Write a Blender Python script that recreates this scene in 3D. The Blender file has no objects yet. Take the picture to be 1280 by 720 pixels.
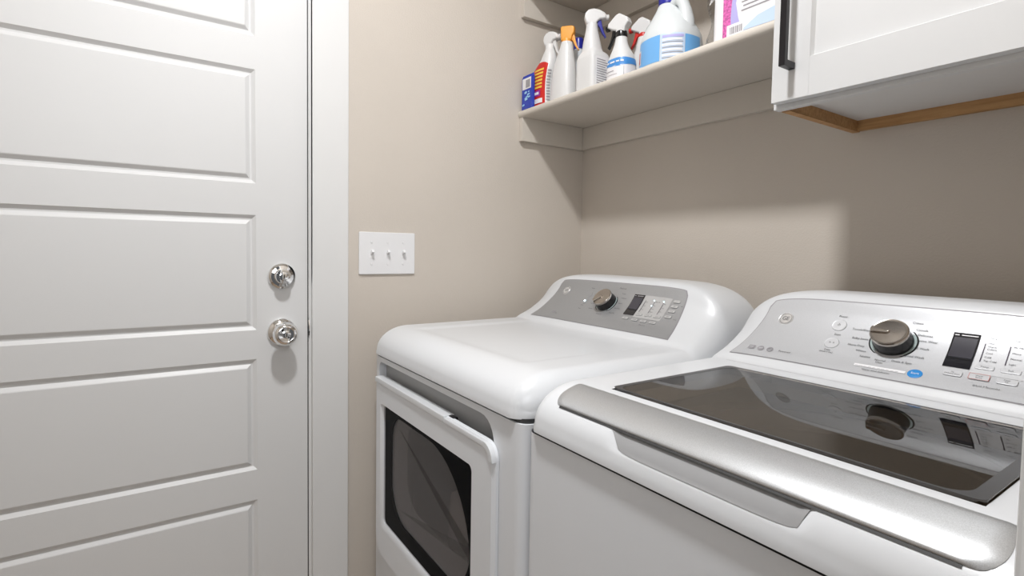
import bpy, bmesh, math, random
from math import sin, cos, pi, sqrt, radians as R
from mathutils import Vector, Matrix
random.seed(4)
S = bpy.context.scene
COL = S.collection

# ------------------------------------------------------------------ camera
cd = bpy.data.cameras.new('camera'); cam = bpy.data.objects.new('camera', cd); COL.objects.link(cam)
cd.sensor_width = 36.0; cd.lens = 662.05/1280*36.0; cd.shift_y = (344.2-360)/1280; cd.clip_start = 0.02
yaw, pitch, roll = R(55.72), R(-2.7135), R(0.9575)
fv = Vector((-sin(yaw)*cos(pitch), cos(yaw)*cos(pitch), sin(pitch)))
rv = Vector((cos(yaw), sin(yaw), 0)); uv = rv.cross(fv)
rv, uv = rv*cos(roll)+uv*sin(roll), -rv*sin(roll)+uv*cos(roll)
M = Matrix((rv, uv, -fv)).transposed().to_4x4(); M.translation = Vector((1.42, -1.262, 1.18))
cam.matrix_world = M
S.camera = cam
# ------------------------------------------------------------------ world, lights, exposure
w = bpy.data.worlds.new('world'); S.world = w; w.use_nodes = True
w.node_tree.nodes['Background'].inputs[0].default_value = (0.93, 0.96, 1.0, 1)
w.node_tree.nodes['Background'].inputs[1].default_value = 0.12
def area(name, loc, size, power, color=(1, 1, 1), direction=(0, 0, -1), shape='DISK', sy=None):
    ld = bpy.data.lights.new(name, 'AREA'); ld.shape = shape; ld.size = size; ld.energy = power; ld.color = color
    if sy: ld.size_y = sy
    o = bpy.data.objects.new(name, ld); COL.objects.link(o); o.location = loc
    o.rotation_euler = Vector(direction).to_track_quat('-Z', 'Y').to_euler()
    return o
area('ceiling_lamp_light', (0.92, -1.09, 2.552), 0.15, 27.5, (0.985, 0.99, 1.0))
area('doorway_fill_light', (2.30, -1.65, 1.75), 0.8, 10, (0.97, 0.985, 1.0), (-1, 0.3, -0.25), 'RECTANGLE', 0.7)  # added fill lamp behind the camera, brightens the door and appliance fronts
S.view_settings.view_transform = 'Standard'; S.view_settings.look = 'None'
S.view_settings.gamma = 1; S.view_settings.use_curve_mapping = False
S.view_settings.exposure = -0.13

# ------------------------------------------------------------------ materials
def mat(name, col, rough=0.5, metal=0.0, noise=None, bump=None, coat=0.0, emit=None, spec=0.5, ior=None, speck=None):
    m = bpy.data.materials.new(name); m.use_nodes = True
    nt = m.node_tree; b = nt.nodes['Principled BSDF']
    b.inputs['Base Color'].default_value = (*col, 1); b.inputs['Roughness'].default_value = rough
    b.inputs['Metallic'].default_value = metal; b.inputs['Coat Weight'].default_value = coat
    b.inputs['Specular IOR Level'].default_value = spec
    b.inputs['Coat Roughness'].default_value = 0.08
    if ior: b.inputs['IOR'].default_value = ior
    if emit: b.inputs['Emission Color'].default_value = (*emit[:3], 1); b.inputs['Emission Strength'].default_value = emit[3]
    tc = nt.nodes.new('ShaderNodeTexCoord')
    if noise:   # (scale, amount)
        n = nt.nodes.new('ShaderNodeTexNoise'); n.inputs['Scale'].default_value = noise[0]; n.inputs['Detail'].default_value = 3
        nt.links.new(tc.outputs['Object'], n.inputs['Vector'])
        r = nt.nodes.new('ShaderNodeMapRange'); r.inputs['To Min'].default_value = 1-noise[1]; r.inputs['To Max'].default_value = 1+noise[1]
        r.inputs['From Min'].default_value = .3; r.inputs['From Max'].default_value = .7
        nt.links.new(n.outputs['Fac'], r.inputs['Value'])
        v = nt.nodes.new('ShaderNodeVectorMath'); v.operation = 'SCALE'; v.inputs[0].default_value = col
        nt.links.new(r.outputs['Result'], v.inputs['Scale']); nt.links.new(v.outputs['Vector'], b.inputs['Base Color'])
    if bump:    # (scale, strength, distance)
        n = nt.nodes.new('ShaderNodeTexNoise'); n.inputs['Scale'].default_value = bump[0]; n.inputs['Detail'].default_value = 2
        nt.links.new(tc.outputs['Object'], n.inputs['Vector'])
        k = nt.nodes.new('ShaderNodeBump'); k.inputs['Strength'].default_value = bump[1]; k.inputs['Distance'].default_value = bump[2]
        nt.links.new(n.outputs['Fac'], k.inputs['Height']); nt.links.new(k.outputs['Normal'], b.inputs['Normal'])
    return m
def wood(name, c1, c2):
    m = mat(name, c1, 0.6); nt = m.node_tree; b = nt.nodes['Principled BSDF']
    tc = nt.nodes.new('ShaderNodeTexCoord'); mp = nt.nodes.new('ShaderNodeMapping'); mp.inputs['Scale'].default_value = (3, 40, 40)
    n = nt.nodes.new('ShaderNodeTexNoise'); n.inputs['Scale'].default_value = 4; n.inputs['Detail'].default_value = 5
    r = nt.nodes.new('ShaderNodeValToRGB'); r.color_ramp.elements[0].color = (*c1, 1); r.color_ramp.elements[1].color = (*c2, 1)
    r.color_ramp.elements[0].position = .35; r.color_ramp.elements[1].position = .65
    nt.links.new(tc.outputs['Object'], mp.inputs[0]); nt.links.new(mp.outputs[0], n.inputs[0]); nt.links.new(n.outputs[0], r.inputs[0]); nt.links.new(r.outputs[0], b.inputs['Base Color'])
    return m
def dark_glass(name, tint, refl_ior=1.5, rough=0.0, dust=False):
    """tinted see-through pane: transparent tint below a fresnel mirror, with optional dust specks"""
    m = bpy.data.materials.new(name); m.use_nodes = True; nt = m.node_tree; nt.nodes.clear()
    out = nt.nodes.new('ShaderNodeOutputMaterial'); mix = nt.nodes.new('ShaderNodeMixShader')
    tr = nt.nodes.new('ShaderNodeBsdfTransparent'); tr.inputs[0].default_value = (*tint, 1)
    gl = nt.nodes.new('ShaderNodeBsdfGlossy'); gl.inputs['Roughness'].default_value = rough
    fr = nt.nodes.new('ShaderNodeFresnel'); fr.inputs['IOR'].default_value = refl_ior
    gm = nt.nodes.new('ShaderNodeNewGeometry'); bf = nt.nodes.new('ShaderNodeMath'); bf.operation = 'SUBTRACT'; bf.inputs[0].default_value = 1
    nt.links.new(gm.outputs['Backfacing'], bf.inputs[1]); ml = nt.nodes.new('ShaderNodeMath'); ml.operation = 'MULTIPLY'
    nt.links.new(bf.outputs[0], ml.inputs[0]); nt.links.new(fr.outputs[0], ml.inputs[1]); nt.links.new(ml.outputs[0], mix.inputs[0]); nt.links.new(tr.outputs[0], mix.inputs[1]); nt.links.new(gl.outputs[0], mix.inputs[2])
    last = mix
    if dust:
        tc = nt.nodes.new('ShaderNodeTexCoord'); n = nt.nodes.new('ShaderNodeTexVoronoi'); n.inputs['Scale'].default_value = 170
        n2 = nt.nodes.new('ShaderNodeTexNoise'); n2.inputs['Scale'].default_value = 14
        nt.links.new(tc.outputs['Object'], n.inputs['Vector']); nt.links.new(tc.outputs['Object'], n2.inputs['Vector'])
        r = nt.nodes.new('ShaderNodeMapRange'); r.inputs['From Min'].default_value = .17; r.inputs['From Max'].default_value = .10
        nt.links.new(n.outputs['Distance'], r.inputs['Value'])
        r2 = nt.nodes.new('ShaderNodeMapRange'); r2.inputs['From Min'].default_value = .5; r2.inputs['From Max'].default_value = .7; r2.inputs['To Max'].default_value = .22
        nt.links.new(n2.outputs['Fac'], r2.inputs['Value'])
        mu = nt.nodes.new('ShaderNodeMath'); mu.operation = 'MULTIPLY'
        nt.links.new(r.outputs[0], mu.inputs[0]); nt.links.new(r2.outputs[0], mu.inputs[1])
        df = nt.nodes.new('ShaderNodeBsdfDiffuse'); df.inputs[0].default_value = (.5, .48, .45, 1)
        mx = nt.nodes.new('ShaderNodeMixShader'); nt.links.new(mu.outputs[0], mx.inputs[0]); nt.links.new(mix.outputs[0], mx.inputs[1]); nt.links.new(df.outputs[0], mx.inputs[2])
        last = mx
    nt.links.new(last.outputs[0], out.inputs[0])
    return m
MT = dict(
    wall=mat('wall_paint', (.580, .527, .468), .85, bump=(220, .25, .002), noise=(3, .02)),
    shelfp=mat('shelf_paint', (.605, .56, .50), .6, bump=(160, .12, .002)),
    ceil=mat('ceiling_paint', (.75, .74, .72), .9, bump=(120, .3, .003)),
    floor=wood('floor_boards', (.30, .22, .15), (.38, .29, .21)),
    door=mat('door_paint', (.67, .672, .672), .42, bump=(90, .05, .001)),
    trim=mat('trim_paint', (.70, .70, .695), .4),
    cab=mat('cabinet_paint', (.67, .675, .68), .35),
    cabin=mat('cabinet_interior_white', (.72, .71, .70), .6),
    wood=wood('raw_cabinet_wood', (.40, .21, .08), (.52, .30, .13)),
    enamel=mat('white_enamel', (.67, .685, .705), .34, coat=.25),
    body=mat('appliance_body_white', (.73, .75, .78), .38, coat=.15, bump=(500, .06, .0006)),
    groove=mat('seam_dark', (.03, .03, .03), .6),
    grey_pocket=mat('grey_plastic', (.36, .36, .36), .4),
    panel=mat('silver_panel_lit', (.56, .57, .59), .38, metal=.25, noise=(900, .05)),  # lighter than dpanel: the washer's brighter reflection is put into the colour
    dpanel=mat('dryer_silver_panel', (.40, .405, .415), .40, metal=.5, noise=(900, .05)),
    strip=mat('brushed_silver_strip', (.52, .53, .54), .36, metal=.7, noise=(1300, .13)),
    chrome=mat('chrome', (.86, .86, .86), .05, metal=1),
    knobtop=mat('knob_bronze_chrome', (.50, .46, .42), .16, metal=1, noise=(600, .08)),
    black=mat('black_plastic', (.008, .008, .009), .22),
    blackmat=mat('black_metal', (.012, .010, .012), .35, metal=.3),
    screen=mat('display_black', (.012, .012, .016), .08, coat=.4),
    screenlow=mat('display_grey', (.05, .048, .06), .2),
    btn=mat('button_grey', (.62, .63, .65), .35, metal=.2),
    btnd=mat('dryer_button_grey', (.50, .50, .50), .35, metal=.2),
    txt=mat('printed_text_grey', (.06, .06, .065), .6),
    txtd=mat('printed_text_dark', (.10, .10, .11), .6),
    txtw=mat('printed_text_white', (.85, .85, .87), .5),
    slot=mat('slider_dark', (.03, .015, .04), .4),
    blue=mat('button_blue', (.03, .25, .62), .35),
    redline=mat('button_red_outline', (.55, .20, .18), .5),
    mintring=mat('clear_ring', (.50, .60, .60), .15, metal=.3),
    emblem=mat('emblem_silver', (.80, .80, .80), .22, metal=.55),
    haze=None,
    led=mat('led_glow', (.6, .9, 1), .4, emit=(.65, .9, 1, 6)),
    lgrey=mat('tub_grey', (.60, .585, .55), .45),
    bowl=mat('window_bowl_grey', (.52, .52, .54), .3), bezel=mat('bezel_black', (.004, .004, .005), .6, spec=0.0), frit=mat('glass_border_grey', (.045, .045, .047), .3),
    drum=mat('drum_steel', (.42, .41, .40), .3, metal=.8),
    darkin=mat('dark_interior', (.03, .03, .033), .5),
    cloth=mat('laundry_white', (.85, .80, .76), .9, noise=(8, .2)),
    plate=mat('switch_white', (.78, .78, .79), .3),
    dglass=dark_glass('dryer_window_glass', (.88, .87, .87), 1.10),
    lglass=dark_glass('lid_glass', (.64, .60, .56), 1.74, dust=True),
    pw=mat('bottle_white', (.72, .72, .72), .35), pj=mat('jug_white', (.66, .69, .70), .4),
    por=mat('cap_orange', (.85, .36, .045), .4), pred=mat('label_red', (.58, .018, .012), .4),
    pyel=mat('print_yellow', (.85, .55, .07), .5), pblu=mat('cap_blue', (.015, .02, .30), .3),
    pblub=mat('label_sky_blue', (.16, .42, .78), .4), pblul=mat('label_pale_blue', (.55, .68, .86), .4),
    pband=mat('label_band_blue', (.06, .27, .66), .4), ppink=mat('print_pink', (.62, .12, .38), .5, noise=(260, .45)),
    ppur=mat('print_purple', (.22, .03, .22), .5), plil=mat('print_lilac', (.45, .42, .75), .5), pwhite=mat('print_white', (.82, .81, .83), .4),
    pgrey=mat('print_grey', (.33, .32, .34), .6), pmag=mat('print_violet', (.30, .02, .30), .5),
    pdarkblue=mat('pack_blue', (.02, .05, .42), .25), paqua=mat('pack_aqua', (.35, .62, .88), .25),
    ptrans=mat('bottle_translucent', (.62, .66, .70), .25), pclear=dark_glass('clear_wrap', (.86, .86, .86), 1.45, .12),
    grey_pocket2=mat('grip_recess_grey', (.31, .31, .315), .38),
    lamp=mat('lamp_diffuser', (.9, .9, .9), .4, emit=(1, .95, .88, 6)),
)

def haze():
    m = dark_glass('hazy_inner_glass', (.80, .79, .78), 1.42); nt = m.node_tree; out = [n for n in nt.nodes if n.type == 'OUTPUT_MATERIAL'][0]
    src = out.inputs[0].links[0].from_socket; d = nt.nodes.new('ShaderNodeBsdfDiffuse'); d.inputs[0].default_value = (.42, .42, .43, 1)
    x = nt.nodes.new('ShaderNodeMixShader'); x.inputs[0].default_value = .20; nt.links.new(src, x.inputs[1]); nt.links.new(d.outputs[0], x.inputs[2]); nt.links.new(x.outputs[0], out.inputs[0])
    return m
MT['haze'] = haze()
# ------------------------------------------------------------------ mesh helpers
def finish(name, bm, m, parent=None, smooth=40, kind=None, loc=None):
    bmesh.ops.remove_doubles(bm, verts=bm.verts, dist=1e-6)
    bmesh.ops.recalc_face_normals(bm, faces=bm.faces)
    me = bpy.data.meshes.new(name); bm.to_mesh(me); bm.free()
    ms = m if isinstance(m, (list, tuple)) else [m]
    for x in ms: me.materials.append(MT[x])
    if smooth:
        me.polygons.foreach_set('use_smooth', [True]*len(me.polygons)); me.set_sharp_from_angle(angle=R(smooth))
    o = bpy.data.objects.new(name, me); COL.objects.link(o)
    if smooth:
        wn = o.modifiers.new('weighted', 'WEIGHTED_NORMAL'); wn.keep_sharp = True; wn.weight = 90
    if parent: o.parent = parent
    if kind: o['kind'] = kind
    if loc: o.location = loc
    return o
def box(bm, a, b, bev=0.0, seg=2, mi=0, mtx=None):
    a, b = Vector(a), Vector(b); c = (a+b)/2; d = b-a
    r = bmesh.ops.create_cube(bm, size=1, matrix=Matrix.Translation(c) @ Matrix.Diagonal((abs(d.x), abs(d.y), abs(d.z), 1)))
    vs = r['verts']; fs = set(f for v in vs for f in v.link_faces)
    for f in fs: f.material_index = mi
    if bev > 0:
        es = list(set(e for v in vs for e in v.link_edges))
        q = bmesh.ops.bevel(bm, geom=es, offset=bev, segments=seg, affect='EDGES', profile=.5)
        vs = list(set(v for f in q['faces'] for v in f.verts) | set(v for v in vs if v.is_valid))
        for f in q['faces']: f.material_index = mi
        vs = list(set(x for v in vs for f in v.link_faces for x in f.verts))
    if mtx:
        bmesh.ops.transform(bm, matrix=mtx, verts=vs)
    return vs
def one(name, a, b, m, parent=None, bev=0.0015, kind=None, seg=2):
    bm = bmesh.new(); box(bm, a, b, bev, seg); return finish(name, bm, m, parent, kind=kind)
def prism(bm, pts, axis, lo, hi, bev=0.0, mi=0, seg=2):
    """polygon pts (u,v) extruded along axis 'x','y' or 'z'"""
    def P(u, v, t): return {'x': (t, u, v), 'y': (u, t, v), 'z': (u, v, t)}[axis]
    A = [bm.verts.new(P(u, v, lo)) for u, v in pts]; B = [bm.verts.new(P(u, v, hi)) for u, v in pts]
    n = len(pts); fs = [bm.faces.new(A), bm.faces.new(B[::-1])]
    for i in range(n): fs.append(bm.faces.new((A[i], B[i], B[(i+1) % n], A[(i+1) % n])))
    for f in fs: f.material_index = mi
    if bev > 0:
        bmesh.ops.recalc_face_normals(bm, faces=fs)
        es = list(set([e for e in fs[0].edges]+[e for e in fs[1].edges]))
        bmesh.ops.bevel(bm, geom=es, offset=bev, segments=seg, affect='EDGES', profile=.5)
def lathe(bm, prof, mtx=None, n=48, mi=0, cap=True):
    """prof: (r,z) list, revolved about Z"""
    rings = []
    for r, z in prof:
        rings.append([bm.verts.new((r*cos(2*pi*i/n), r*sin(2*pi*i/n), z)) for i in range(n)])
    for a, b in zip(rings, rings[1:]):
        for i in range(n): bm.faces.new((a[i], a[(i+1) % n], b[(i+1) % n], b[i])).material_index = mi
    if cap:
        for rr in (rings[0], rings[-1]):
            try: bm.faces.new(rr).material_index = mi
            except ValueError: pass
    if mtx: bmesh.ops.transform(bm, matrix=mtx, verts=[v for rr in rings for v in rr])
def rrect(x0, x1, z0, z1, r, n=6, rs=None):
    rs = rs or (r, r, r, r); out = []   # bl, br, tr, tl
    for (cx, cz, a0, q) in ((x0, z0, pi, rs[0]), (x1, z0, 1.5*pi, rs[1]), (x1, z1, 0, rs[2]), (x0, z1, .5*pi, rs[3])):
        sx = 1 if cx == x0 else -1; sz = 1 if cz == z0 else -1
        for i in range(n+1):
            a = a0+(pi/2)*i/n; out.append((cx+sx*q+q*cos(a), cz+sz*q+q*sin(a)))
    return out
def empty(name, loc, label=None, cat=None, group=None, kind=None):
    o = bpy.data.objects.new(name, None); COL.objects.link(o); o.location = loc; o.empty_display_size = .05
    return tag(o, label, cat, group, kind)
def tag(o, label=None, cat=None, group=None, kind=None):
    if label: o['label'] = label
    if cat: o['category'] = cat
    if group: o['group'] = group
    if kind: o['kind'] = kind
    return o
def adopt(root):
    """children were modelled in world space: keep them where they stand under the root's empty"""
    inv = Matrix.Translation(root.location).inverted()
    for c in [o for o in bpy.data.objects if o.parent == root]: c.matrix_parent_inverse = inv
_tc = {}
def text_mesh(s, size):
    k = (s, size)
    if k not in _tc:
        cu = bpy.data.curves.new('t', 'FONT'); cu.body = s; cu.size = size; cu.align_x = 'CENTER'; cu.align_y = 'CENTER'; cu.resolution_u = 2
        o = bpy.data.objects.new('t', cu); COL.objects.link(o); dg = bpy.context.evaluated_depsgraph_get()
        _tc[k] = bpy.data.meshes.new_from_object(o.evaluated_get(dg)); bpy.data.objects.remove(o)
    return _tc[k]
def add_text(bm, s, size, mtx, align='C', mi=0, squeeze=1.0):
    me = text_mesh(s, size); n0 = len(bm.verts); f0 = len(bm.faces); bm.from_mesh(me); bm.verts.ensure_lookup_table(); vs = bm.verts[n0:]
    wid = max(v.co.x for v in vs)-min(v.co.x for v in vs); dx = {'C': 0, 'L': wid/2, 'R': -wid/2}[align]
    bm.faces.ensure_lookup_table()
    for f in bm.faces[f0:]: f.material_index = mi
    bmesh.ops.transform(bm, matrix=mtx @ Matrix.Translation((dx*squeeze, 0, 0)) @ Matrix.Diagonal((squeeze, 1, 1, 1)), verts=vs)

# ------------------------------------------------------------------ the setting
def struct(name, a, b, m, bev=0):
    bm = bmesh.new(); box(bm, a, b, bev); return finish(name, bm, m, kind='structure', smooth=0)
XR, YF, ZC = 1.372, -2.30, 2.60
DY0, DY1, DZ = -1.745, -0.928, 2.066       # door opening
bm = bmesh.new()
box(bm, (-.12, DY1+.012, -.0), (0, .12, ZC)); box(bm, (-.12, YF-.12, 0), (0, DY0-.012, ZC)); box(bm, (-.12, DY0-.012, DZ+.012), (0, DY1+.012, ZC)); 
finish('wall_left', bm, 'wall', kind='structure', smooth=0)
struct('wall_back', (0, 0, 0), (XR+.12, .12, ZC), 'wall')
bm = bmesh.new()      # wall with the doorway the picture is taken from
box(bm, (XR, -.920, 0), (XR+.12, 0, ZC)); box(bm, (XR, YF-.12, 0), (XR+.12, -1.78, ZC)); box(bm, (XR, -1.78, 2.09), (XR+.12, -.920, ZC))
finish('wall_right', bm, 'wall', kind='structure', smooth=0)
struct('wall_front', (-.12, YF-.12, 0), (XR, YF, ZC), 'wall')
struct('floor', (-.12, YF-.12, -.06), (XR+.12, .12, 0), 'floor')
struct('ceiling', (-.12, YF-.12, ZC), (XR+.12, .12, ZC+.06), 'ceil')
bm = bmesh.new(); box(bm, (0, DY1+.105, 0), (.013, 0, .12), .003); finish('baseboard_left', bm, 'trim', kind='structure')
bm = bmesh.new(); box(bm, (.013, -.013, 0), (XR, 0, .12), .003); finish('baseboard_back', bm, 'trim', kind='structure')
# casing of the door: jamb with stop, and flat casing boards
bm = bmesh.new()
box(bm, (-.11, DY1+.0, 0), (.0, DY1+.012, DZ+.012)); box(bm, (-.11, DY0-.012, 0), (0, DY0, DZ+.012)); box(bm, (-.11, DY0, DZ), (0, DY1, DZ+.012))
box(bm, (-.11, DY1-.008, 0), (-.046, DY1+.004, DZ)); box(bm, (-.11, DY0-.004, 0), (-.046, DY0+.008, DZ))
finish('trim_1', bm, 'trim', kind='structure')
bm = bmesh.new()
box(bm, (0, DY1+.0065, 0), (.015, DY1+.0985, DZ+.10), .0022); box(bm, (0, DY0-.0985, 0), (.015, DY0-.0065, DZ+.10), .0022); box(bm, (0, DY0-.0065, DZ+.0065), (.015, DY1+.0065, DZ+.10), .0022)
finish('trim_2', bm, 'trim', kind='structure')
# casing and jamb lining of that doorway
bm = bmesh.new()
for a, b in ((-.9385, -.845), (-1.855, -1.7615)): box(bm, (XR-.0165, a, 0), (XR, b, 2.165), .0025)
box(bm, (XR-.0165, -1.7615, 2.0715), (XR, -.9385, 2.165), .0025)
for a, b in ((-.9365, -.919), (-1.781, -1.7635)): box(bm, (XR-.010, a, 0), (XR+.124, b, 2.09), .001)
box(bm, (XR-.010, -1.7635, 2.073), (XR+.124, -.9365, 2.0905), .001)
finish('trim_3', bm, 'trim', kind='structure')

# door leaf with five moulded horizontal panels
door = empty('door_1', (0, (DY0+DY1)/2, 0), kind='structure')
yl, yr = DY0+.003, -.931
def door_leaf():
    bm = bmesh.new()
    Y = sorted([yl, yr]); pz = [(.273+.352*i, .549+.352*i) for i in range(5)]; pz = [(a, b) for a, b in pz]
    pz = [(.270, .549), (.625, .902), (.974, 1.255), (1.331, 1.603), (1.681, 1.955)]
    py0, py1 = -1.625, -1.050
    x0 = 0.0; d = .0065
    rings = [(0, 0), (.0085, -d), (.0125, -d), (.0205, -.0008), (.0225, 0)]
    def quad(a, b, c, e): bm.faces.new([bm.verts.new(p) for p in (a, b, c, e)])
    # stiles and rails
    quad((0, yl, .01), (0, py0, .01), (0, py0, 2.063), (0, yl, 2.063)); quad((0, py1, .01), (0, yr, .01), (0, yr, 2.063), (0, py1, 2.063))
    zs = [.01]+[z for p in pz for z in p]+[2.063]
    for a, b in zip(zs[::2], zs[1::2]): quad((0, py0, a), (0, py1, a), (0, py1, b), (0, py0, b))
    for a, b in pz:
        R0 = None
        for off, x in rings:
            r = [(x, py0+off, a+off), (x, py1-off, a+off), (x, py1-off, b-off), (x, py0+off, b-off)]
            if R0:
                for i in range(4): quad(R0[i], R0[(i+1) % 4], r[(i+1) % 4], r[i])
            R0 = r
        quad(*R0)
    # back and edges
    xb = -.044
    quad((xb, yl, .01), (xb, yr, .01), (xb, yr, 2.063), (xb, yl, 2.063))
    quad((0, yl, .01), (xb, yl, .01), (xb, yl, 2.063), (0, yl, 2.063)); quad((0, yr, .01), (xb, yr, .01), (xb, yr, 2.063), (0, yr, 2.063))
    quad((0, yl, .01), (0, yr, .01), (xb, yr, .01), (xb, yl, .01)); quad((0, yl, 2.063), (0, yr, 2.063), (xb, yr, 2.063), (xb, yl, 2.063))
    return finish('door_leaf', bm, 'door', door, smooth=0)
door_leaf()
RX = Matrix.Rotation(pi/2, 4, 'Y')     # lathe axis Z -> +X
def on_door(y, z): return Matrix.Translation((0, y, z)) @ RX
bm = bmesh.new()
lathe(bm, [(.0005, 0), (.0315, 0), (.0325, .003), (.031, .008), (.026, .0125), (.0195, .014), (.0188, .026), (.0175, .029), (.012, .030), (.0005, .030)], on_door(-.993, 1.106))
db = finish('deadbolt', bm, 'chrome', door, smooth=28); db['label'] = 'polished chrome keyed deadbolt above the door knob'
bm = bmesh.new(); lathe(bm, [(.0005, .030), (.0105, .030), (.0105, .0325), (.008, .0335), (.0005, .0335)], on_door(-.993, 1.106)); finish('key_cylinder', bm, 'chrome', db)
bm = bmesh.new(); box(bm, (.0334, -.9941, 1.101), (.0340, -.9919, 1.111)); finish('keyhole', bm, 'black', db)
bm = bmesh.new()
lathe(bm, [(.0005, 0), (.033, 0), (.034, .003), (.0325, .007), (.025, .012), (.0145, .016), (.0135, .024), (.016, .030), (.0235, .034), (.0285, .041), (.0295, .049), (.0265, .057), (.021, .061), (.0185, .0615), (.0165, .0595), (.0005, .0595)], on_door(-.993, .966))
kn = finish('door_knob', bm, 'chrome', door, smooth=50); kn['label'] = 'round polished chrome door knob with keyhole'
bm = bmesh.new(); lathe(bm, [(.0005, .0595), (.0095, .0595), (.0095, .0615), (.0075, .0625), (.0005, .0625)], on_door(-.993, .966)); finish('key_cylinder', bm, 'chrome', kn)
bm = bmesh.new(); box(bm, (.0624, -.9941, .961), (.0630, -.9919, .971)); finish('keyhole', bm, 'black', kn)
bm = bmesh.new(); box(bm, (-.03, DY1-.0006, .935), (.0, DY1+.0006, .998)); prism(bm, [(-.001+.0075*sin(pi*i/10)-.001*0, .9405+.052*i/10) for i in range(11)], 'y', DY1-.0002, DY1+.0016)
sp = finish('strike_plate', bm, 'chrome', door); sp['label'] = 'chrome strike plate lip on the jamb'
bm = bmesh.new(); box(bm, (-.030, -.9312, .01), (-.0035, DY1+.0003, 2.062)); finish('gap_shade', bm, 'groove', door)['label'] = 'dark strip standing in for shade in the gap beside the door leaf'  # dark strip stands in for the shade inside the door gap
adopt(door)

# ------------------------------------------------------------------ light switch plate
sw = empty('light_switch', (0, -.717, 1.165), 'white three-gang toggle light switch plate on the beige wall beside the door', 'light switch')
bm = bmesh.new(); prism(bm, rrect(-.7985, -.6365, 1.1075, 1.2235, .003), 'x', .0, .0055, .0022); 
pl = finish('cover_plate', bm, 'plate', sw)
for i, y in enumerate((-.763, -.7175, -.672)):
    bm = bmesh.new(); box(bm, (.005, y-.005, 1.153), (.0062, y+.005, 1.178), .0003); finish('toggle_slot', bm, 'plate', pl)
    bm = bmesh.new(); mt = Matrix.Translation((.006, y, 1.1655)) @ Matrix.Rotation(R(-28), 4, 'Y')
    box(bm, (-.002, -.0036, -.004), (.0135, .0036, .0045), .0013, 2, 0, mt); finish('toggle', bm, 'plate', sw)
    for z in (1.1958, 1.1355):
        bm = bmesh.new(); lathe(bm, [(.0003, .0052), (.0032, .0052), (.0028, .0066), (.0003, .0068)], Matrix.Translation((0, y, z)) @ RX, 16); finish('screw', bm, 'plate', sw)
adopt(sw)

# ------------------------------------------------------------------ shelves
XC = .868     # left side of the cabinet
def shelf(zb, label):
    s = empty('wall_shelf', (XC/2, 0, zb), label, 'shelf')
    bm = bmesh.new()
    prof = [(-.0005, zb), (-.0005, zb+.018)]+[(-.274-.008*sin(pi*i/8), zb+.009+.0105*cos(pi*i/8)) for i in range(9)]
    prism(bm, prof, 'x', .001, XC+.0035); finish('board', bm, 'shelfp', s)
    one('back_cleat', (.002, -.018, zb-.074), (XC+.0035, -.0005, zb-.0005), 'shelfp', s, .0015)
    bm = bmesh.new(); box(bm, (.0005, -.276, zb-.076), (.018, -.0185, zb-.0005), .0015); finish('side_cleat', bm, 'shelfp', s)
    adopt(s)
shelf(1.607, 'beige painted lower shelf holding the cleaning bottles')
shelf(1.997, 'beige painted upper shelf above the cleaning bottles, only its underside showing')

# ------------------------------------------------------------------ cabinet
cb = empty('wall_cabinet', (1.12, 0, 1.45), 'white shaker wall cabinet with black bar pull and raw wood underside rim', 'cabinet')
CZ0, CZ1, CX1 = 1.444, 2.30, 1.370
bm = bmesh.new(); box(bm, (XC+.004, -.300, CZ0+.004), (XC+.016, -.001, CZ1)); finish('side_panel', bm, 'cab', cb)
bm = bmesh.new(); box(bm, (XC+.016, -.285, CZ0+.003), (XC+.0185, -.014, CZ0+.024)); box(bm, (XC+.016, -.014, CZ0+.003), (CX1, -.001, CZ0+.024)); box(bm, (XC+.0042, -.285, CZ0+.0015), (XC+.0185, -.001, CZ0+.0035))
finish('wood_rim', bm, 'wood', cb)['label'] = 'raw brown wood rim under the cabinet'
bm = bmesh.new(); box(bm, (XC+.0186, -.285, CZ0+.024), (CX1, -.001, CZ0+.036)); finish('bottom_panel', bm, 'cabin', cb)
bm = bmesh.new(); box(bm, (XC+.016, -.29, CZ1-.012), (CX1, -.001, CZ1)); finish('top_panel', bm, 'cab', cb)
bm = bmesh.new(); box(bm, (CX1-.012, -.300, CZ0+.036), (CX1, -.001, CZ1-.012)); finish('side_panel', bm, 'cab', cb)
bm = bmesh.new()
box(bm, (XC+.004, -.313, CZ0), (XC+.040, -.295, CZ1), .001); box(bm, (CX1-.04, -.313, CZ0), (CX1, -.295, CZ1), .001)
box(bm, (XC+.04, -.313, CZ0), (CX1-.04, -.295, CZ0+.04), .001); box(bm, (XC+.04, -.313, CZ1-.04), (CX1-.04, -.295, CZ1), .001)
finish('face_frame', bm, 'cab', cb)
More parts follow.
